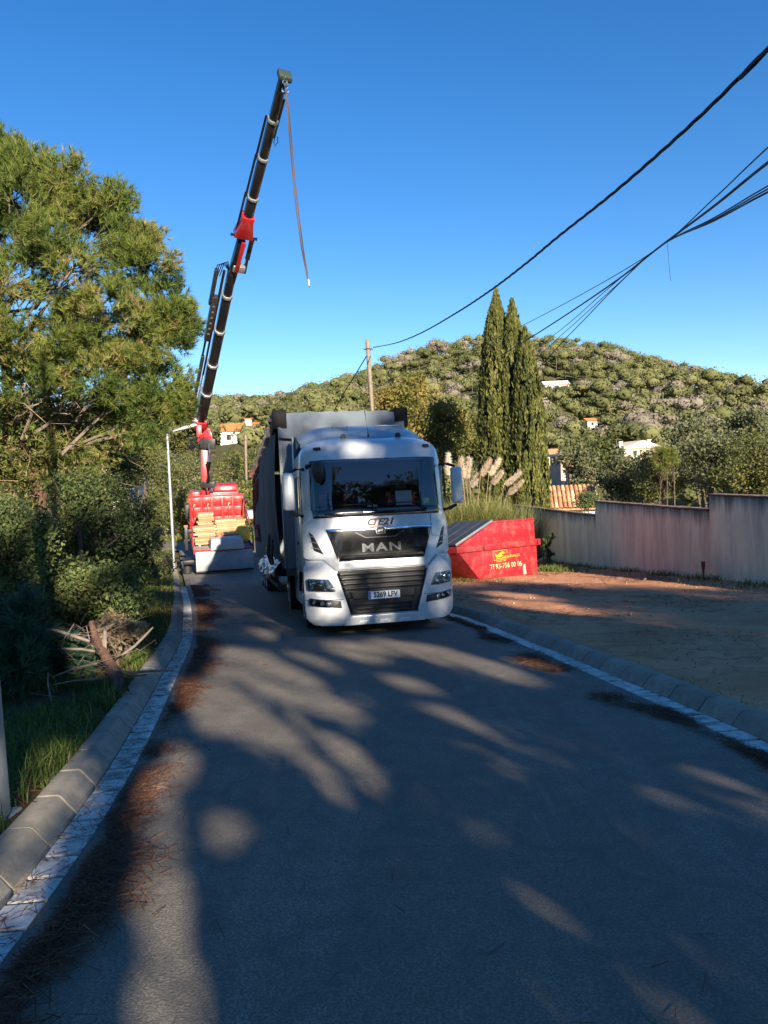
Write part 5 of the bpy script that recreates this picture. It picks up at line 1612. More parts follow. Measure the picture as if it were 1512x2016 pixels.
# ------------------------------------------------------------------ trees behind the viewer: they shade the lane and show in the windscreen
def gp(px, py, h=0): return G(px, py, h)
for (px, py, r) in ((505, 1248, .22), (540, 1298, .24), (470, 1292, .24), (598, 1306, .26), (560, 1345, .30), (498, 1372, .32), (482, 1402, .30), (450, 1330, .22),
                    (860, 1288, .28), (920, 1308, .30), (965, 1320, .24), (700, 1282, .26), (780, 1275, .24), (800, 1345, .16), (890, 1420, .15), (930, 1448, .15), (965, 1472, .12),
                    (640, 1490, .22), (305, 1590, .12), (309, 1620, .13), (312, 1650, .14), (314, 1690, .14), (315, 1730, .15), (316, 1775, .15), (319, 1815, .15), (322, 1860, .15), (326, 1905, .15), (330, 1950, .15), (336, 2005, .15), (420, 1420, .16), (660, 1400, .18), (1010, 1480, .12), (440, 1640, .12), (730, 1380, .14),
                    (30, 1700, .22), (90, 1540, .25), (60, 1600, .22), (392, 1368, .22), (385, 1200, .3), (330, 1165, .35), (400, 1195, .25), (350, 1500, .12), (330, 1530, .12),
                    (1040, 1200, .5), (1000, 1180, .4), (1000, 1490, .10), (1050, 1310, .14)):
    BEAMS.append((gp(px, py), r * (1.35 if 1230 < py < 1600 else 1.0)))
bpy.context.view_layer.update()
for u, v, r in ((-.95, .9, .22), (-.9, .5, .25), (-.98, 1.35, .16), (-.55, 1.85, .25), (-.2, 1.75, .18), (-.25, 3.1, .22), (.05, 3.0, .18), (.85, 3.05, .16), (-.35, 1.3, .14), (0, .26, .16), (-.45, .26, .16), (.4, 1.15, .12), (1.05, .9, .12), (1.12, 2.4, .12), (-1.45, 2.35, .16), (-.5, 1.95, .15), (.9, .4, .12), (.1, 1.1, .12)):
    BEAMS.append((np.array(truck.matrix_world @ Vector(S(u, v, .03))), r * (.85 if u < -.1 else .6)))
for p, r in (((-6.0, 14, 5.6), 3.4), ((-5.5, 15, 2.7), 1.6), ((-7.5, 13, 3.5), 1.6), ((-7.6, 33, -.4), 3.0), ((-6, 30, 6), 5.5), ((-7.5, 36, 1), 3.0),
             ((4.2, 24.5, -.6), 1.2), ((5.5, 22.5, -1.4), 1.2), ((7.0, 18.5, -.9), 1.1), ((6.6, 29, -1), 3.0)):
    BEAMS.append((np.array(p), r))
for px, py, d, r in ((200, 1270, 8.2, .35), (170, 1250, 8.4, .25), (140, 1160, 11, .35), (20, 1050, 10, .4), (200, 1120, 12, .25), (240, 1210, 10.5, .35), (260, 1290, 8.8, .3), (60, 930, 12, .8), (250, 900, 15, 1.0)):
    BEAMS.append((P(px, py, d), r))
shade_spots = [(-6.5, -9.5, 9.5), (-1.5, -11, 11.5), (2.0, -10.0, 10.6), (4.6, -6.0, 12.4), (1.2, -5.0, 6.2), (7.4, -5.0, 6.6), (4.9, -2.6, 5.2), (2.5, -3.2, 4.7), (9.2, -7.0, 13.2), (12.8, -10, 11.2), (17, -11, 10.2), (21.5, -11.5, 9.8)]
shade_lab = ['leafy oak behind the viewer at the far left', 'tall oak behind the viewer left of the lane', 'oak in the middle of the lane edge behind the viewer', 'oak overhanging the lane behind the viewer', 'low young oak close behind the viewer', 'second low young oak right behind the viewer', 'nearest low oak right behind the viewer', 'smallest low oak close behind the viewer', 'tallest oak behind the viewer right of the lane', 'broad oak behind the viewer near the cable pole', 'round oak behind the viewer on the sandy side', 'low oak farthest right behind the viewer']  # low oaks and the lane-edge oak are unseen additions that fill gaps in shade
for (x, y, h), lab in zip(shade_spots, shade_lab):
    z0 = g1(x, y)
    reseed(lab)
    lb = lobes_in((x, y, z0 + h * .60), (3.0, 2.6, h * .36) if h > 7 else (2.6, 1.9, h * .36), 22, 1.35 if h > 7 else 1.0)
    tree('shade_oak', lab, (x, y, z0), lb, 'oak_leaf', 'dark_bark', 'leaf', 16, 28 if h > 7 else 10, .55, .24, .62, .22 if h > 7 else .10, 'oaks behind the viewer', carve=True, trunk_top=(x + .3, y, z0 + h * .72), twigs=False)

reseed('sec_2')
# ------------------------------------------------------------------ left roadside pine
pb = np.array([-6.75, 13.7, g1(-6.75, 13.7) + .1])
LB = [((-6.9, 14.2, 7.6), 1.0), ((-6.1, 13.9, 7.5), .8), ((-7.9, 14.3, 7.5), 1.0), ((-5.5, 13.8, 7.2), .62), ((-7.2, 13.4, 6.8), 1.1), ((-5.9, 13.5, 6.7), .95), ((-8.6, 13.8, 6.6), 1.2), ((-4.75, 13.7, 6.75), .45), ((-5.0, 13.5, 6.2), .75), ((-4.35, 13.8, 6.2), .42),
      ((-6.4, 12.9, 6.0), 1.05), ((-7.8, 12.8, 5.8), 1.1), ((-5.4, 13.0, 5.4), .95), ((-4.25, 13.6, 5.6), .6), ((-4.05, 13.8, 5.0), .62), ((-4.7, 13.2, 4.8), .8), ((-6.4, 12.5, 5.0), 1.05), ((-8.4, 12.7, 4.9), 1.2), ((-3.72, 13.6, 4.75), .36), ((-3.85, 13.6, 4.3), .55),
      ((-5.0, 12.9, 4.3), .85), ((-4.3, 13.3, 3.9), .65), ((-5.9, 12.5, 4.2), .95), ((-7.2, 12.4, 4.2), 1.1), ((-3.95, 13.5, 3.5), .5), ((-4.9, 13.0, 3.5), .7), ((-6.0, 12.6, 3.5), .7), ((-8.7, 12.6, 3.8), 1.1), ((-4.2, 13.4, 3.0), .42), ((-3.7, 13.6, 3.15), .3),
      ((-7.0, 14.8, 5.4), 1.4), ((-5.9, 14.9, 6.2), 1.2), ((-9.3, 14.5, 6.2), 1.3), ((-5.6, 14.5, 4.8), 1.1), ((-6.9, 14.0, 8.15), .55), ((-7.5, 14.0, 8.1), .55), ((-6.3, 14.0, 7.95), .45)]
tree('pine_tree', 'tall leaning pine at left edge with sunlit olive needles', pb, [(np.array(c) + (0, 0, -.42 if c[2] > 7.4 else -.15), np.array([1, 1, .82]) * r) for c, r in LB], 'pine_needle', 'red_bark', 'needle', 14, 46, .25, .15, wd=.013, m=13, trunk_r=.17, trunk_top=(-7.1, 14, 6.6), tint=(.59, .22))
# dead, twiggy lower growth under the pine
b = MB(); o = empty('dead_brush', (-6.3, 13.2, g1(-6.3, 13.2)), label='dry grey twiggy branches hanging below the pine crown', cat='brush')
for k in range(60):
    A = np.array([rng.uniform(-1.9, 1.9), rng.uniform(-.8, .6), rng.uniform(1.8, 4.3)])
    B_ = A + np.array([rng.normal(.25, .4), rng.normal(-.1, .25), rng.normal(-.12, .28)])
    tube_np(b, A, B_, rng.uniform(.006, .016), .003, 3, .1, .1)
b.build('twigs', 'twig', o, smooth=60, kind='stuff')
C, D, I = cloud([((rng.uniform(-1.9, 1.9), rng.uniform(-.6, .6), rng.uniform(2.2, 4.0)), .6) for _ in range(9)], 8, 20, .3)
V, F, t = needles(C, unit(len(C)), .13, .013, 9, np.clip(rng.normal(.7, .3, len(C)), 0, 1)); link('dry_needles', npmesh('dry_needles', V, F, t), 'pine_needle', o)

reseed('sec_3')
tree('pine_tree', 'sparse olive pine filling the gap below the tall pine crown', (-7.4, 16.0, g1(-7.4, 16) + .1), [((-8.2, 15.6, 4.2), .9), ((-7.2, 15.8, 3.6), .9), ((-6.2, 15.6, 3.3), .8), ((-5.6, 15.6, 2.9), .6), ((-7.6, 15.2, 2.7), .9), ((-6.4, 15.2, 2.4), .8), ((-8.8, 15.4, 3.2), .9)], 'pine_needle', 'grey_bark', 'needle', 13, 30, .27, .15, wd=.015, m=11, trunk_r=.12, trunk_top=(-7.2, 16, 4.4), tint=(.6, .3))

# ------------------------------------------------------------------ left shrubs and saplings
def bush(label, px, py, d, rx, rz, leaf_m, n=14, size=.10, nsub=9, nleaf=34, name='shrub', asp=.5, tint=(.5, .25), cat='shrub', group=None, lr=.42, tall=None, kind='leaf'):
    reseed(label)
    c = P(px, py, d)
    z0 = g1(c[0], c[1]) + .08
    lb = lobes_in(c, (rx * .8, rx * .7, rz * .8), n, rx * lr)
    low = [((c[0] + rng.normal() * rx * .5, c[1] + rng.normal() * rx * .4, z0 + (c[2] - z0) * rng.uniform(.2, .6)), np.array([1, 1, .8]) * rx * lr) for _ in range(max(2, n // 4))] if c[2] - z0 > rz else []
    return tree(name, label, (c[0], c[1], z0), lb + low, leaf_m, 'dark_bark', kind, nsub, nleaf, rx * lr * .55, size, asp, .035 + .03 * rx, group, cat, False, 8, .016, tint, True, None, 0, 3)
bush('sunlit olive green holm oak under the pine at the left edge', 60, 900, 14.5, 1.7, 1.7, 'oak_leaf', 20, .06, 13, 74)
bush('sunlit yellowish holm oak left of the white house', 185, 905, 17.5, 1.35, 1.5, 'oak_leaf', 18, .06, 12, 68)
bush('dark shaded evergreen shrub in the middle of the left bank', 150, 1050, 12.5, 1.35, 1.3, 'shrub_leaf', 18, .06, 12, 64)
bush('dark feathery conifer sapling right in the shaded bank', 225, 1070, 14.5, .85, 1.15, 'dark_needle', 14, .14, 10, 18, 'conifer_sapling', .5, (.5, .25), 'sapling', kind='needle')
bush('glossy broad-leaved shrub low at the left edge', 30, 1090, 9.6, .85, .8, 'shrub_leaf', 12, .06, 11, 61, tint=(.65, .25))
bush('leafy shrub with pale glossy leaves above the cut branch', 185, 1165, 10.6, .75, .55, 'shrub_leaf', 12, .06, 11, 57, tint=(.65, .25))
bush('dry straw-coloured bramble behind the cut branch', 235, 1250, 9.3, .4, .45, 'dry_leaf', 8, .07, 8, 22, tint=(.6, .25))
bush('blue green pine sapling at the lower left edge', 25, 1265, 7.6, .55, .75, 'blue_needle', 12, .15, 9, 16, 'pine_sapling', .5, (.5, .25), 'sapling', kind='needle')
bush('second blue green sapling leaning beside the first', 95, 1300, 8.4, .4, .5, 'blue_needle', 8, .14, 8, 14, 'pine_sapling', .5, (.4, .25), 'sapling', kind='needle')
bush('pale sunlit round shrub beside the grass below the lamp', 290, 1068, 25, .95, .8, 'olive_leaf', 12, .10, 9, 30, tint=(.75, .2))
bush('dark shrub at the right end of the shaded bank', 245, 1150, 15.5, .75, .8, 'shrub_leaf', 10, .06, 10, 54, tint=(.3, .2))
bush('dense dark cedar behind the lamp head', 280, 900, 47, 2.0, 2.2, 'oak_leaf', 16, .17, 9, 34, 'cedar_tree', cat='tree', tint=(.35, .2))
bush('wide holm oak farther left on the bank beyond the picture edge', -190, 960, 13, 1.8, 1.7, 'oak_leaf', 16, .08, 10, 40)
bush('dull evergreen shrub left of the picture edge beside the saplings', -140, 1140, 10, 1.2, 1.0, 'shrub_leaf', 14, .08, 9, 36)
bush('tall olive green shrub at the back of the left bank', -330, 930, 17, 2.2, 2.0, 'olive_leaf', 16, .10, 9, 36)
# slender dark trunk standing in the shade of the bank
b = MB(); tp = G(80, 1225, .1); o = empty('bare_trunk', tuple(tp), label='slender dark trunk standing in the shaded left bank', cat='tree'); tube_np(b, (0, 0, -.2), (-.1, .2, 1.9), .10, .08, 10, 0, .015); b.build('trunk', 'dark_bark', o, smooth=60)

# beyond the side road: a bank of rough bushes
reseed('bank')
spots = []
for k in range(64):
    for _ in range(60):
        x, y = rng.uniform(-44, 4), rng.uniform(49, 106)
        if all((x - a) ** 2 + (y - c) ** 2 > 9 for a, c, *_ in spots) and abs(x / y + .15) < .36 and not (abs(x + .199 * y) < 4 and y > 92): break
    r = rng.uniform(1.5, 2.6) * (1 + .004 * (y - 50))
    spots.append((x, y, r))
for k_, (x, y, r) in enumerate(spots):
    z0 = g1(x, y)
    reseed('bank%d' % k_)
    h = r * rng.uniform(1.0, 1.5)
    lb = lobes_in((x, y, z0 + h * .8), (r * .85, r * .8, h * .7), 9, r * .5)
    q_ = int(rng.integers(4))
    tree('bank_tree', ['dull green bushy tree', 'grey green bushy tree', 'dull green bushy tree', 'ochre tinged bushy tree'][q_] + ' on the rough bank beyond the crane truck', (x, y, z0), lb, ['oak_leaf', 'olive_leaf', 'oak_leaf', 'ochre_leaf'][q_], 'dark_bark', 'leaf', 9, 26, r * .3, .22, .6, .10, 'bushes on the bank beyond the crane truck', twigs=False)

reseed('sec_4')
# ------------------------------------------------------------------ right side: oaks behind the truck, trees behind the wall
def oak(label, px, py, d, rx, rz, m, n=16, size=.2, tint=(.5, .25), group=None, name='oak_tree', nsub=9, nleaf=34):
    return bush(label, px, py, d, rx, rz, m, n, size, nsub, nleaf, name, .6, tint, 'tree', group, .40)
oak('ochre green oak just right of the truck roof', 860, 850, 46, 2.5, 2.6, 'ochre_leaf', 20, .2)
oak('ochre tinged oak behind the truck roof', 790, 800, 52, 2.6, 2.6, 'ochre_leaf', 18, .22, (.6, .3))
oak('green oak beside the left flank of the cypresses', 920, 880, 50, 2.2, 2.4, 'oak_leaf', 16, .2)
oak('grey green olive right behind the tiled hut', 1145, 925, 50, 1.9, 1.9, 'olive_leaf', 16, .19)
oak('dark holm oak behind the middle of the wall', 1225, 945, 42, 2.0, 1.9, 'olive_leaf', 18, .16, (.35, .2))
oak('pale olive tree with bare stems behind the wall', 1300, 935, 37, 1.7, 1.8, 'olive_leaf', 16, .14, (.65, .25))
oak('broad holm oak behind the highest wall section', 1395, 920, 36, 2.1, 2.0, 'olive_leaf', 20, .14, (.5, .25))
oak('leafy holm oak at the right picture edge', 1485, 930, 33, 2.0, 1.9, 'oak_leaf', 20, .13, (.5, .25))
oak('dark round tree left of the cream house', 1180, 895, 75, 2.6, 2.2, 'oak_leaf', 14, .3, (.3, .2))
oak('tall grey green tree right of the cream house', 1375, 885, 60, 3.0, 2.8, 'olive_leaf', 16, .26, (.55, .2))
oak('bushy tree behind the right picture edge', 1470, 860, 66, 3.2, 2.8, 'olive_leaf', 16, .28, (.5, .2))
oak('round tree below the cream house', 1268, 950, 58, 2.4, 1.6, 'oak_leaf', 14, .26, (.45, .2))
bush('bright green pine sapling sticking up behind the wall', 1310, 905, 35, .55, 1.1, 'pine_needle', 10, .22, 8, 12, 'pine_sapling', .5, (.75, .15), 'sapling', kind='needle')
bush('low green shrub between hut and wall', 1160, 985, 33.5, .8, .5, 'shrub_leaf', 10, .09, 8, 26, tint=(.7, .2))
bush('small shrub at the foot of the wall by the skip', 1078, 1062, 28.3, .35, .5, 'shrub_leaf', 7, .08, 7, 22, tint=(.35, .2))

reseed('sec_5')
# ------------------------------------------------------------------ cypresses
def cypress(label, px, ptop, d, R, lean=0.0):
    reseed(label)
    t = P(px, ptop, d)
    z0 = g1(t[0], d) - .1
    h = t[2] - z0
    o = empty('cypress_tree', (t[0], d, z0), label=label, cat='tree', group='cypresses behind the wall')
    prof_u, prof_r = [0, .06, .3, .6, .8, .93, 1], [.85, 1.0, 1.0, .9, .66, .36, .04]
    npl, ns = 520, 52
    u0 = rng.random(npl) ** .85 * .97; th = rng.uniform(0, 2 * math.pi, npl)
    lp = rng.uniform(.7, 2.1, npl) * np.clip(1.15 - u0 * .6, .4, 1); lp = np.minimum(lp, (1.02 - u0) * h + .15)
    rad = R * np.interp(u0, prof_u, prof_r) * rng.uniform(.74, 1.02, npl)
    rp = rng.uniform(.12, .28, npl) * np.clip(1.2 - u0 * .7, .4, 1)
    j = np.repeat(np.arange(npl), ns); n = npl * ns
    t_ = rng.random(n) ** .8
    topr = R * np.interp(np.clip(u0 + lp / h, 0, 1), prof_u, prof_r)
    rr = (rad[j] * (1 - t_) + np.minimum(rad, topr * .95)[j] * t_)
    out = np.column_stack([np.cos(th[j]), np.sin(th[j]), np.zeros(n)])
    C = out * rr[:, None] + np.array([0, 0, 1.0]) * (u0 * h)[j][:, None] + np.array([0, 0, 1.0]) * (t_ * lp[j])[:, None] + unit(n) * (rp[j] * (1 - t_) ** .6 * rng.random(n) ** .5)[:, None]
    C[:, 0] += lean * C[:, 2]
    a = nrm(out * rng.uniform(-.1, .5, (n, 1)) + np.array([0, 0, 1.0]) + rng.normal(0, .25, (n, 3)))
    b_ = nrm(np.cross(a, out + rng.normal(0, .6, (n, 3))))
    ln = rng.uniform(.12, .32, n)[:, None]
    w = ln * .2
    V = np.stack([C - a * ln * .4, C + b_ * w, C + a * ln * .6, C - b_ * w], 1).reshape(-1, 3)
    T = np.clip(np.repeat(np.clip(rng.normal(.5, .22, npl), 0, 1), ns) + rng.normal(0, .15, n), 0, 1)
    link('foliage', npmesh('foliage', V, np.arange(4 * n).reshape(-1, 4), np.repeat(T, 4)), 'cypress_leaf', o)
    core = MB(); core.lathe((0, 0, .1), (lean, 0, 1), [(k * h * .96, R * .60 * float(np.interp(k, prof_u, [.85, 1.0, 1.0, .9, .66, .34, .02]))) for k in np.linspace(0, 1, 14)], 14); core.build('core_shade', mat('cypress_core_shade', (.018, .022, .008), .9), o, smooth=60)  # solid core, its dark colour painted in as shade between the sprays
    b = MB(); b.tube([(0, 0, -.5), (0, 0, 1.2)], [.2, .16], 10); b.build('trunk', 'dark_bark', o)
cypress('tallest cypress, leftmost of the clump behind the wall', 972, 584, 38.5, 1.12, .008)
cypress('middle cypress of the clump with slim pointed top', 1011, 606, 38.0, 1.06, -.006)
cypress('lowest cypress, rightmost of the clump', 1037, 660, 37.2, .95, -.008)

reseed('sec_6')
# ------------------------------------------------------------------ pampas grass
pc = P(945, 1035, 32); pc[2] = g1(pc[0], pc[1])
pam = empty('pampas_grass', tuple(pc), label='big pampas grass clump with feathery plumes above the skip', cat='grass clump')
def blades(C, az, ln, lean, wd, tint, seg=4):
    """arching blades: C roots, azimuth, length, lean"""
    n = len(C)
    out = np.column_stack([np.cos(az), np.sin(az), np.zeros(n)])
    side = np.column_stack([-np.sin(az), np.cos(az), np.zeros(n)])
    rows = []
    for k in range(seg + 1):
        t = k / seg
        x = lean * ln * t * t
        z = ln * (t - .38 * np.clip(lean, 0, 2) * t ** 2.6)
        w = wd * (1 - t) ** .7 + .0005
        c = C + out * x[:, None] + np.array([0, 0, 1.0]) * z[:, None]
        rows += [c - side * w[:, None], c + side * w[:, None]]
    V = np.stack(rows, 1)
    F = []
    for k in range(seg):
        F.append(np.array([2 * k, 2 * k + 1, 2 * k + 3, 2 * k + 2]))
    F = (np.arange(n)[:, None, None] * (2 * (seg + 1)) + np.array(F)[None]).reshape(-1, 4)
    return V.reshape(-1, 3), F, np.repeat(tint, 2 * (seg + 1))
n = 6500
C = np.column_stack([rng.normal(0, .9, n), rng.normal(0, .4, n), np.zeros(n)])
V, F, t = blades(C, rng.uniform(0, 6.28, n), rng.uniform(1.6, 3.5, n), rng.uniform(.12, .8, n), np.full(n, .017), np.clip(rng.normal(.5, .28, n), 0, 1))
link('leaves', npmesh('leaves', V, F, t), 'pampas_blade', pam)
for (x0, y0, x1, y1, tone) in ((911, 940, 908, 901, .3), (917, 942, 924, 902, .8), (946, 936, 964, 904, .1), (962, 935, 983, 903, .8), (966, 951, 987, 929, .7), (992, 954, 1023, 929, .6), (998, 972, 1027, 946, .6), (884, 935, 882, 893, .9), (925, 958, 941, 934, .9)):
    A, B_ = P(x0, y0, 31.8 + rng.uniform(-.4, .4)) - pc, None
    B_ = P(x1, y1, 31.8) - pc
    q = MB(); root_ = np.array([A[0] * .45 + rng.normal() * .1, rng.normal() * .2, 0.1])
    q.tube([root_, root_ * .4 + A * .6 + np.array([-.05, 0, .2]), A, B_], [.014, .012, .01, .004], 5)
    st = q.build('plume_stem', 'plume', pam)
    st.data.attributes.new('tint', 'FLOAT', 'POINT')
    n = 900
    tt = rng.random(n)
    ax = (B_ - A); L = np.linalg.norm(ax); ax = ax / L
    rad = .08 * np.sin(np.pi * np.clip(tt, 0, 1) ** .62) ** .9
    dr = unit(n); dr = nrm(dr - (dr @ ax)[:, None] * ax)
    C = A + ax * (tt * L)[:, None] + dr * (rad * rng.uniform(.3, 1, n))[:, None] + np.array([0, 0, -1]) * (rad * .5)[:, None]
    d = nrm(ax * .8 + dr * .55 + np.array([.12, 0, -.5]) + rng.normal(0, .2, (n, 3)))
    p_ = nrm(np.cross(d, unit(n))) * .006
    V = np.stack([C - p_, C + p_, C + d * .17], 1).reshape(-1, 3)
    link('plume', npmesh('plume', V, np.arange(3 * n).reshape(-1, 3), np.repeat(np.clip(tone + rng.normal(0, .15, n), 0, 1), 3)), 'plume', st)

reseed('sec_7')
# ------------------------------------------------------------------ the wooded hill: one mass of crowns
pts = []
grid = {}
cand = np.column_stack([rng.uniform(-235, 235, 30000), rng.uniform(80, 372, 30000)])
cand = cand[np.abs(cand[:, 0] / cand[:, 1]) < .62]
cand = cand[~((cand[:, 0] < 4) & (cand[:, 1] < 104))]
clear = [(P(1248, 870, 130), 9, 62), (P(1092, 750, 236), 7, 26), (P(1160, 823, 178), 2.5, 12), (P(473, 833, 160), 7, 52)]
for x, y in cand:
    sp = 4.3 + y * .005
    k = (int(x // 7), int(y // 7))
    if any((x - a) ** 2 + (y - c) ** 2 < sp * sp for i_ in (-1, 0, 1) for j_ in (-1, 0, 1) for a, c in grid.get((k[0] + i_, k[1] + j_), ())): continue
    if any(abs(x - c[0] * y / c[1]) < w and -dd < y - c[1] < 5 for c, w, dd in clear): continue
    grid.setdefault(k, []).append((x, y)); pts.append((x, y))
pts = np.array(pts)
nt = len(pts)
print('hill crowns', nt)
zg = g(pts[:, 0], pts[:, 1])
rx = rng.uniform(2.3, 4.0, nt) * (1 + .1 * (pts[:, 1] > 200)); rz = rx * rng.uniform(.55, .85, nt)
hc = rng.uniform(3.4, 6.0, nt)
patchy = np.sin(pts[:, 0] * .045 + 1.2) * np.sin(pts[:, 1] * .06 + .5) + .6 * np.sin(pts[:, 0] * .11 + pts[:, 1] * .09)
bare = (rng.random(nt) < np.clip(.17 + .34 * patchy, .02, .75)) & (pts[:, 1] > 120)
tint = np.where(bare, rng.uniform(.70, .90, nt), rng.uniform(.10, .55, nt))
NL, LN = 3, 92
off = rng.normal(0, 1, (nt, NL, 3)) * np.array([.48, .48, .30]) * rx[:, None, None]
lr = rx[:, None] * rng.uniform(.50, .85, (nt, NL))
lc = (np.column_stack([pts, zg + hc])[:, None] + off).reshape(-1, 3)
lr = lr.reshape(-1); lz = lr * rng.uniform(.6, .9, len(lr)); lt = np.repeat(tint, NL) + rng.normal(0, .03, nt * NL)
idx = np.repeat(np.arange(nt * NL), LN)
dirs = unit(len(idx)); dirs[:, 2] = np.abs(dirs[:, 2]) * .9 - .3; dirs = nrm(dirs)
bumpy = 1 + .18 * np.sin(dirs[:, 0] * 5 + idx) * np.sin(dirs[:, 1] * 6 + 2 * idx) + .12 * np.sin(dirs[:, 2] * 9 + idx * 3)
C = lc[idx] + dirs * np.column_stack([lr[idx], lr[idx], lz[idx]]) * (bumpy * rng.uniform(.84, 1.08, len(idx)))[:, None]
V1, F1, T1 = diamonds(C, dirs + .5 * unit(len(C)), rng.uniform(.35, .8, len(C)), .7, np.clip(lt[idx] + rng.normal(0, .04, len(C)), 0, 1))
link('hill_forest', npmesh('hill_forest', V1, F1, T1), 'far_leaf', kind='stuff', label='dense wood of round olive green crowns and grey bare trees covering the hill')
# dense inner crowns and stems of the same wood
bm = bmesh.new(); bmesh.ops.create_icosphere(bm, subdivisions=1, radius=1); iv = np.array([v.co[:] for v in bm.verts]); fi = np.array([[v.index for v in f.verts] for f in bm.faces]); bm.free()
k = len(iv); nc = len(lc)
bum = 1 + .14 * np.sin(iv[None, :, 0] * 5 + np.arange(nc)[:, None]) * np.sin(iv[None, :, 1] * 6 + 2 * np.arange(nc)[:, None])
Vc = (lc[:, None, :] + iv[None] * np.stack([lr, lr, lz], 1)[:, None, :] * .76 * bum[..., None]).reshape(-1, 3)
Fc = (fi[None] + (np.arange(nc) * k)[:, None, None]).reshape(-1, 3)
st = np.array([(-.14, 0), (.07, .12), (.07, -.12)])
Vs = np.concatenate([np.concatenate([np.column_stack([pts[:, None, 0] + st[None, :, 0], pts[:, None, 1] + st[None, :, 1]]).reshape(nt, 2, 3).transpose(0, 2, 1), np.repeat((zg - .5)[:, None, None], 3, 1)], 2), np.concatenate([np.column_stack([pts[:, None, 0] + st[None, :, 0], pts[:, None, 1] + st[None, :, 1]]).reshape(nt, 2, 3).transpose(0, 2, 1), np.repeat((zg + hc)[:, None, None], 3, 1)], 2)], 1).reshape(-1, 3)
fs = np.array([(0, 1, 4), (0, 4, 3), (1, 2, 5), (1, 5, 4), (2, 0, 3), (2, 3, 5)])
Fs = (fs[None] + (np.arange(nt) * 6)[:, None, None]).reshape(-1, 3) + len(Vc)
link('hill_forest', npmesh('hill_forest', np.concatenate([Vc, Vs]), np.concatenate([Fc, Fs]), np.concatenate([np.repeat(np.clip(lt - .02, 0, 1), k), np.repeat(np.full(nt, .75), 6)])), 'far_leaf', kind='stuff', label='inner crowns and stems of the wood on the hill')

reseed('sec_8')
# ------------------------------------------------------------------ cut branch on the verge
cb0 = G(240, 1372, .12)
br = empty('cut_branch', tuple(cb0), label='sawn pine limb with bare crooked branches lying on the verge', cat='branch')
Q = lambda px, py, d: P(px, py, d) - cb0
def limb(pts, r0, r1, name='side_branch', m='grey_bark'):
    b = MB(); k = len(pts); fine = [np.array(p, float) for p in pts]
    b.tube(fine, list(np.linspace(r0, r1, k) * (.9 if r0 > .05 else .72)), 8); return b.build(name, m, br, smooth=60)
main_ = [Q(247, 1378, 7.35), Q(232, 1340, 7.6), Q(215, 1305, 7.9), Q(200, 1280, 8.15), Q(188, 1255, 8.35), Q(180, 1225, 8.5)]
limb(main_, .085, .035, 'main_limb', 'red_bark')
d = main_[0] - main_[1]; d /= np.linalg.norm(d)
MB().tube([main_[0] - d * .01, main_[0] + d * .03], [.088, .084], 14).build('sawn_face', 'cut_wood', br)
limb([Q(200, 1285, 8.1), Q(175, 1262, 8.0), Q(145, 1252, 7.9), Q(110, 1241, 7.8), Q(75, 1238, 7.7), Q(38, 1240, 7.6)], .035, .014)
limb([Q(207, 1296, 8.0), Q(185, 1282, 7.9), Q(160, 1278, 7.8), Q(120, 1277, 7.7)], .033, .016)
limb([Q(120, 1277, 7.7), Q(128, 1255, 7.7), Q(146, 1228, 7.7)], .010, .006)
limb([Q(205, 1290, 8.1), Q(206, 1262, 8.2), Q(207, 1240, 8.25)], .034, .030)
limb([Q(215, 1308, 7.9), Q(240, 1290, 7.9), Q(265, 1272, 7.9), Q(285, 1252, 7.9), Q(301, 1235, 7.9)], .030, .014)
limb([Q(224, 1318, 7.7), Q(260, 1324, 7.6), Q(300, 1321, 7.5), Q(340, 1320, 7.4)], .030, .012)
limb([Q(226, 1322, 7.7), Q(262, 1331, 7.6), Q(290, 1328, 7.5)], .028, .012)
limb([Q(218, 1312, 7.8), Q(190, 1306, 7.6), Q(150, 1315, 7.5), Q(105, 1332, 7.4)], .024, .010)
limb([Q(222, 1330, 7.7), Q(190, 1337, 7.5), Q(145, 1340, 7.4), Q(105, 1348, 7.2)], .020, .008)
limb([Q(105, 1335, 7.3), Q(95, 1325, 7.2), Q(94, 1345, 7.2), Q(100, 1375, 7.1), Q(106, 1392, 7.0)], .016, .010)
limb([Q(186, 1255, 8.35), Q(176, 1258, 8.2), Q(170, 1233, 8.2)], .012, .006)
for k in range(46):
    a = main_[int(rng.integers(1, 5))] + np.array([-abs(rng.normal(0, .8)) + .15, rng.normal(0, .3), abs(rng.normal(0, .12))])
    limb([a, a + rng.normal(0, .10, 3), a + rng.normal(0, .22, 3) * np.array([1.4, .6, .5])], .006, .0025, 'twig')

reseed('sec_9')
# ------------------------------------------------------------------ grass, litter, pebbles
def grass_patch(n, fx, lo, hi, wd, mask=None, tmean=.5, label='', zo=.09):
    y = fx[1](n); x = fx[0](y, n)
    if mask is not None:
        k = mask(x, y); x, y = x[k], y[k]
    n = len(x)
    z = g(x, y) + zo(x, y) if callable(zo) else g(x, y) + zo
    C = np.column_stack([x, y, z - .02])
    V, F, t = blades(C, rng.uniform(0, 6.28, n), rng.uniform(lo, hi, n), rng.uniform(.2, 1.1, n), np.full(n, wd), np.clip(rng.normal(tmean, .28, n), 0, 1), 2)
    return link('grass', npmesh('grass', V, F, t), 'grass', kind='stuff', label=label)
def clumpmask(x, y): return (np.sin(x * 4.1 + 1.3 * np.sin(y * 2.2)) + np.sin(y * 3.3 + x * 1.7) + rng.normal(0, .7, len(x))) > -.2
KO = GUT + KERB
grass_patch(26000, (lambda y, n: ROADL(y) - KO - rng.exponential(.9, n), lambda n: 2.2 + 12 * rng.random(n) ** 1.3), .06, .24, .0045, clumpmask, .42, 'short green grass on the verge beside the left kerb', verge_z)
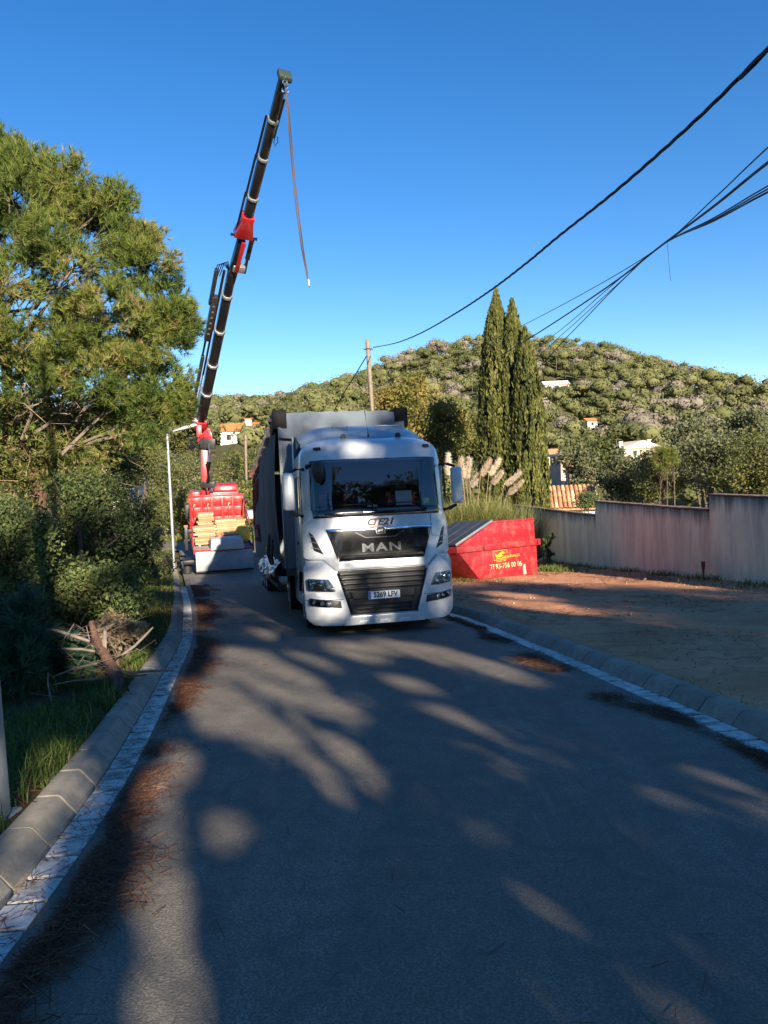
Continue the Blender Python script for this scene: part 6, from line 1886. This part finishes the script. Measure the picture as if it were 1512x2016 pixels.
grass_patch(22000, (lambda y, n: ROADL(y) - KO - rng.uniform(0, 6, n), lambda n: rng.uniform(13, 39.5, n)), .06, .22, .012, None, .62, 'sunlit grass strip below the far street lamp', verge_z)
grass_patch(9000, (lambda y, n: ROADR(y) - rng.uniform(-1, 30, n) * 0 - 22 * rng.random(n) + 2, lambda n: rng.uniform(46.2, 50, n)), .2, .6, .03, None, .6, 'bright grass edge beyond the side road', 0.0)
grass_patch(4200, (lambda y, n: wallx(y) - .05 - rng.exponential(.35, n), lambda n: rng.uniform(14, 35, n)), .05, .28, .008, clumpmask, .5, 'tufts of grass along the foot of the stained wall', .1)
def near_skip(n): return rng.uniform(20.5, 27, n)
grass_patch(3500, (lambda y, n: 2.2 + rng.normal(0, .7, n), near_skip), .04, .16, .008, clumpmask, .4, 'low grass in the shade under the skip', .1)
grass_patch(1500, (lambda y, n: 5.75 + rng.normal(0, .3, n), lambda n: rng.normal(25.3, .5, n)), .08, .3, .009, None, .6, 'bright grass tuft at the right end of the skip', .1)
grass_patch(900, (lambda y, n: ROADR(y) + KO + rng.exponential(.12, n), lambda n: rng.uniform(4, 20, n)), .02, .10, .004, clumpmask, .6, 'sparse weeds along the right kerb', .1)

def litter(n, xf, yf, label, lo=.09, hi=.17, wd=.0045, zfun=lambda x, y: 0.012, pile=.03):
    y = yf(n); x = xf(y, n)
    n = len(x)
    z = g(x, y) + zfun(x, y) + pile * rng.random(n) ** 2
    C = np.column_stack([x, y, z])
    az = rng.uniform(0, math.pi, n); el = rng.normal(0, .16, n)
    d = np.column_stack([np.cos(az) * np.cos(el), np.sin(az) * np.cos(el), np.sin(el) - .08 * np.sin(az)])
    s = np.column_stack([-np.sin(az), np.cos(az), rng.normal(0, .3, n)])
    l = rng.uniform(lo, hi, n)[:, None] / 2
    w = wd / 2 * np.maximum(1, y / 7)[:, None]
    V = np.stack([C - d * l - s * w, C - d * l + s * w, C + d * l + s * w, C + d * l - s * w], 1).reshape(-1, 3)
    return link('pine_litter', npmesh('pine_litter', V, np.arange(4 * n).reshape(-1, 4), np.repeat(np.clip(rng.normal(.42, .25, n), 0, 1), 4)), 'litter', kind='stuff', label=label)
# needles swept into a ragged, uneven drift along the left gutter
def wob(y, seed, fs=(.9, 1.7, 3.1, 5.3, 8.7, 13.1)):
    r_ = np.random.default_rng(seed)
    return sum(np.sin(y * f + r_.uniform(0, 6.28)) / (1 + .35 * i) for i, f in enumerate(fs)) / 2.2
nn_ = 36000
yy_ = 1.5 + 25 * rng.random(nn_) ** 1.75
wid = np.clip(.115 + .10 * wob(yy_, 5) + .010 * yy_, .02, .8)
xx_ = ROADL(yy_) + .03 + .02 * yy_ * .3 + wid * np.abs(rng.normal(0, .75, nn_)) + .05 * wob(yy_, 9)
km = (rng.random(nn_) < np.clip(.55 + .6 * wob(yy_, 17), .05, 1)) & (xx_ > ROADL(yy_) - .05)
litter(int(km.sum()), lambda y, n: xx_[km], lambda n: yy_[km], 'brown pine needle drift along the left gutter', .06, .13, .003, pile=.02)
def spot(cy, cx, ry, rx_): return cy, cx, ry, rx_
Rs = [(5.0, .12, .25, .10), (6.3, .25, .42, .11), (6.9, .30, .3, .12), (8.4, .38, .40, .13), (9.0, .34, .3, .12), (11.1, .26, .45, .10), (12.3, .18, .4, .10), (13.6, .1, .4, .1)]
kk = rng.integers(0, len(Rs), 12000); RA = np.array(Rs)[kk]
yy_ = RA[:, 0] + rng.normal(0, 1, len(kk)) * RA[:, 2] * .8
xx_ = ROADR(yy_) - RA[:, 1] * (.7 + .5 * wob(yy_, 3)) + rng.normal(0, 1, len(kk)) * RA[:, 3] * (.7 + .5 * wob(yy_, 4))
km2 = (rng.random(len(kk)) < np.clip(.6 + .7 * wob(yy_, 23), .05, 1)) & (xx_ < ROADR(yy_) + .02)
yy_, xx_ = yy_[km2], xx_[km2]; kk = kk[km2]
litter(len(kk), lambda y, n: xx_, lambda n: yy_, 'brown pine needle patches along the right gutter', .07, .14, .003, pile=.016)
litter(420, lambda y, n: ROADL(y) + (ROADR(y) - ROADL(y)) * rng.random(n), lambda n: 1.8 + 16 * rng.random(n) ** 1.5, 'single pine needles scattered over the asphalt', .06, .13, .0026, pile=.003)
litter(9000, lambda y, n: ROADL(y) - KO - rng.exponential(.8, n), lambda n: 2.2 + 14 * rng.random(n) ** 1.4, 'dead needles and straw lying in the verge grass', zfun=verge_z, pile=.05)
litter(1500, lambda y, n: ROADL(y) - GUT * rng.random(n), lambda n: 1.8 + 14 * rng.random(n) ** 1.3, 'needles caught in the left gutter joints', .05, .10, .0028, pile=.008)
yy_ = rng.uniform(5, 24, 9000); xx_ = ROADR(yy_) + KO + .1 + rng.random(9000) * np.maximum(.5, wallx(yy_) - ROADR(yy_) - KO - .6)
km = (np.sin(xx_ * 1.9 + yy_ * .7) + np.sin(yy_ * 1.3 - xx_ * .8) + rng.normal(0, .5, 9000)) > .4
litter(int(km.sum()), lambda y, n: xx_[km], lambda n: yy_[km], 'dark needles scattered over the sandy plot', zfun=lambda x, y: .115, pile=.012)
bm = bmesh.new(); bmesh.ops.create_icosphere(bm, subdivisions=1, radius=1); iv = np.array([v.co[:] for v in bm.verts]); fi = np.array([[v.index for v in f.verts] for f in bm.faces]); bm.free()
n = 1300
y = rng.uniform(5, 30, n); x = ROADR(y) + KO + .1 + rng.random(n) * np.maximum(.4, wallx(y) - ROADR(y) - KO - .3)
r = rng.exponential(.007, n) + .006
V = (np.column_stack([x, y, g(x, y) + .11])[:, None] + iv[None] * (r[:, None] * rng.uniform(.6, 1.3, (n, 3)))[:, None] * (1 + .15 * rng.normal(size=(n, len(iv), 1)))).reshape(-1, 3)
link('pebbles', npmesh('pebbles', V, (fi[None] + (np.arange(n) * len(iv))[:, None, None]).reshape(-1, 3)), mat('pebble', (.30, .23, .17), .9, var=.4, scale=3), kind='stuff', label='pebbles and clods strewn over the sandy plot')
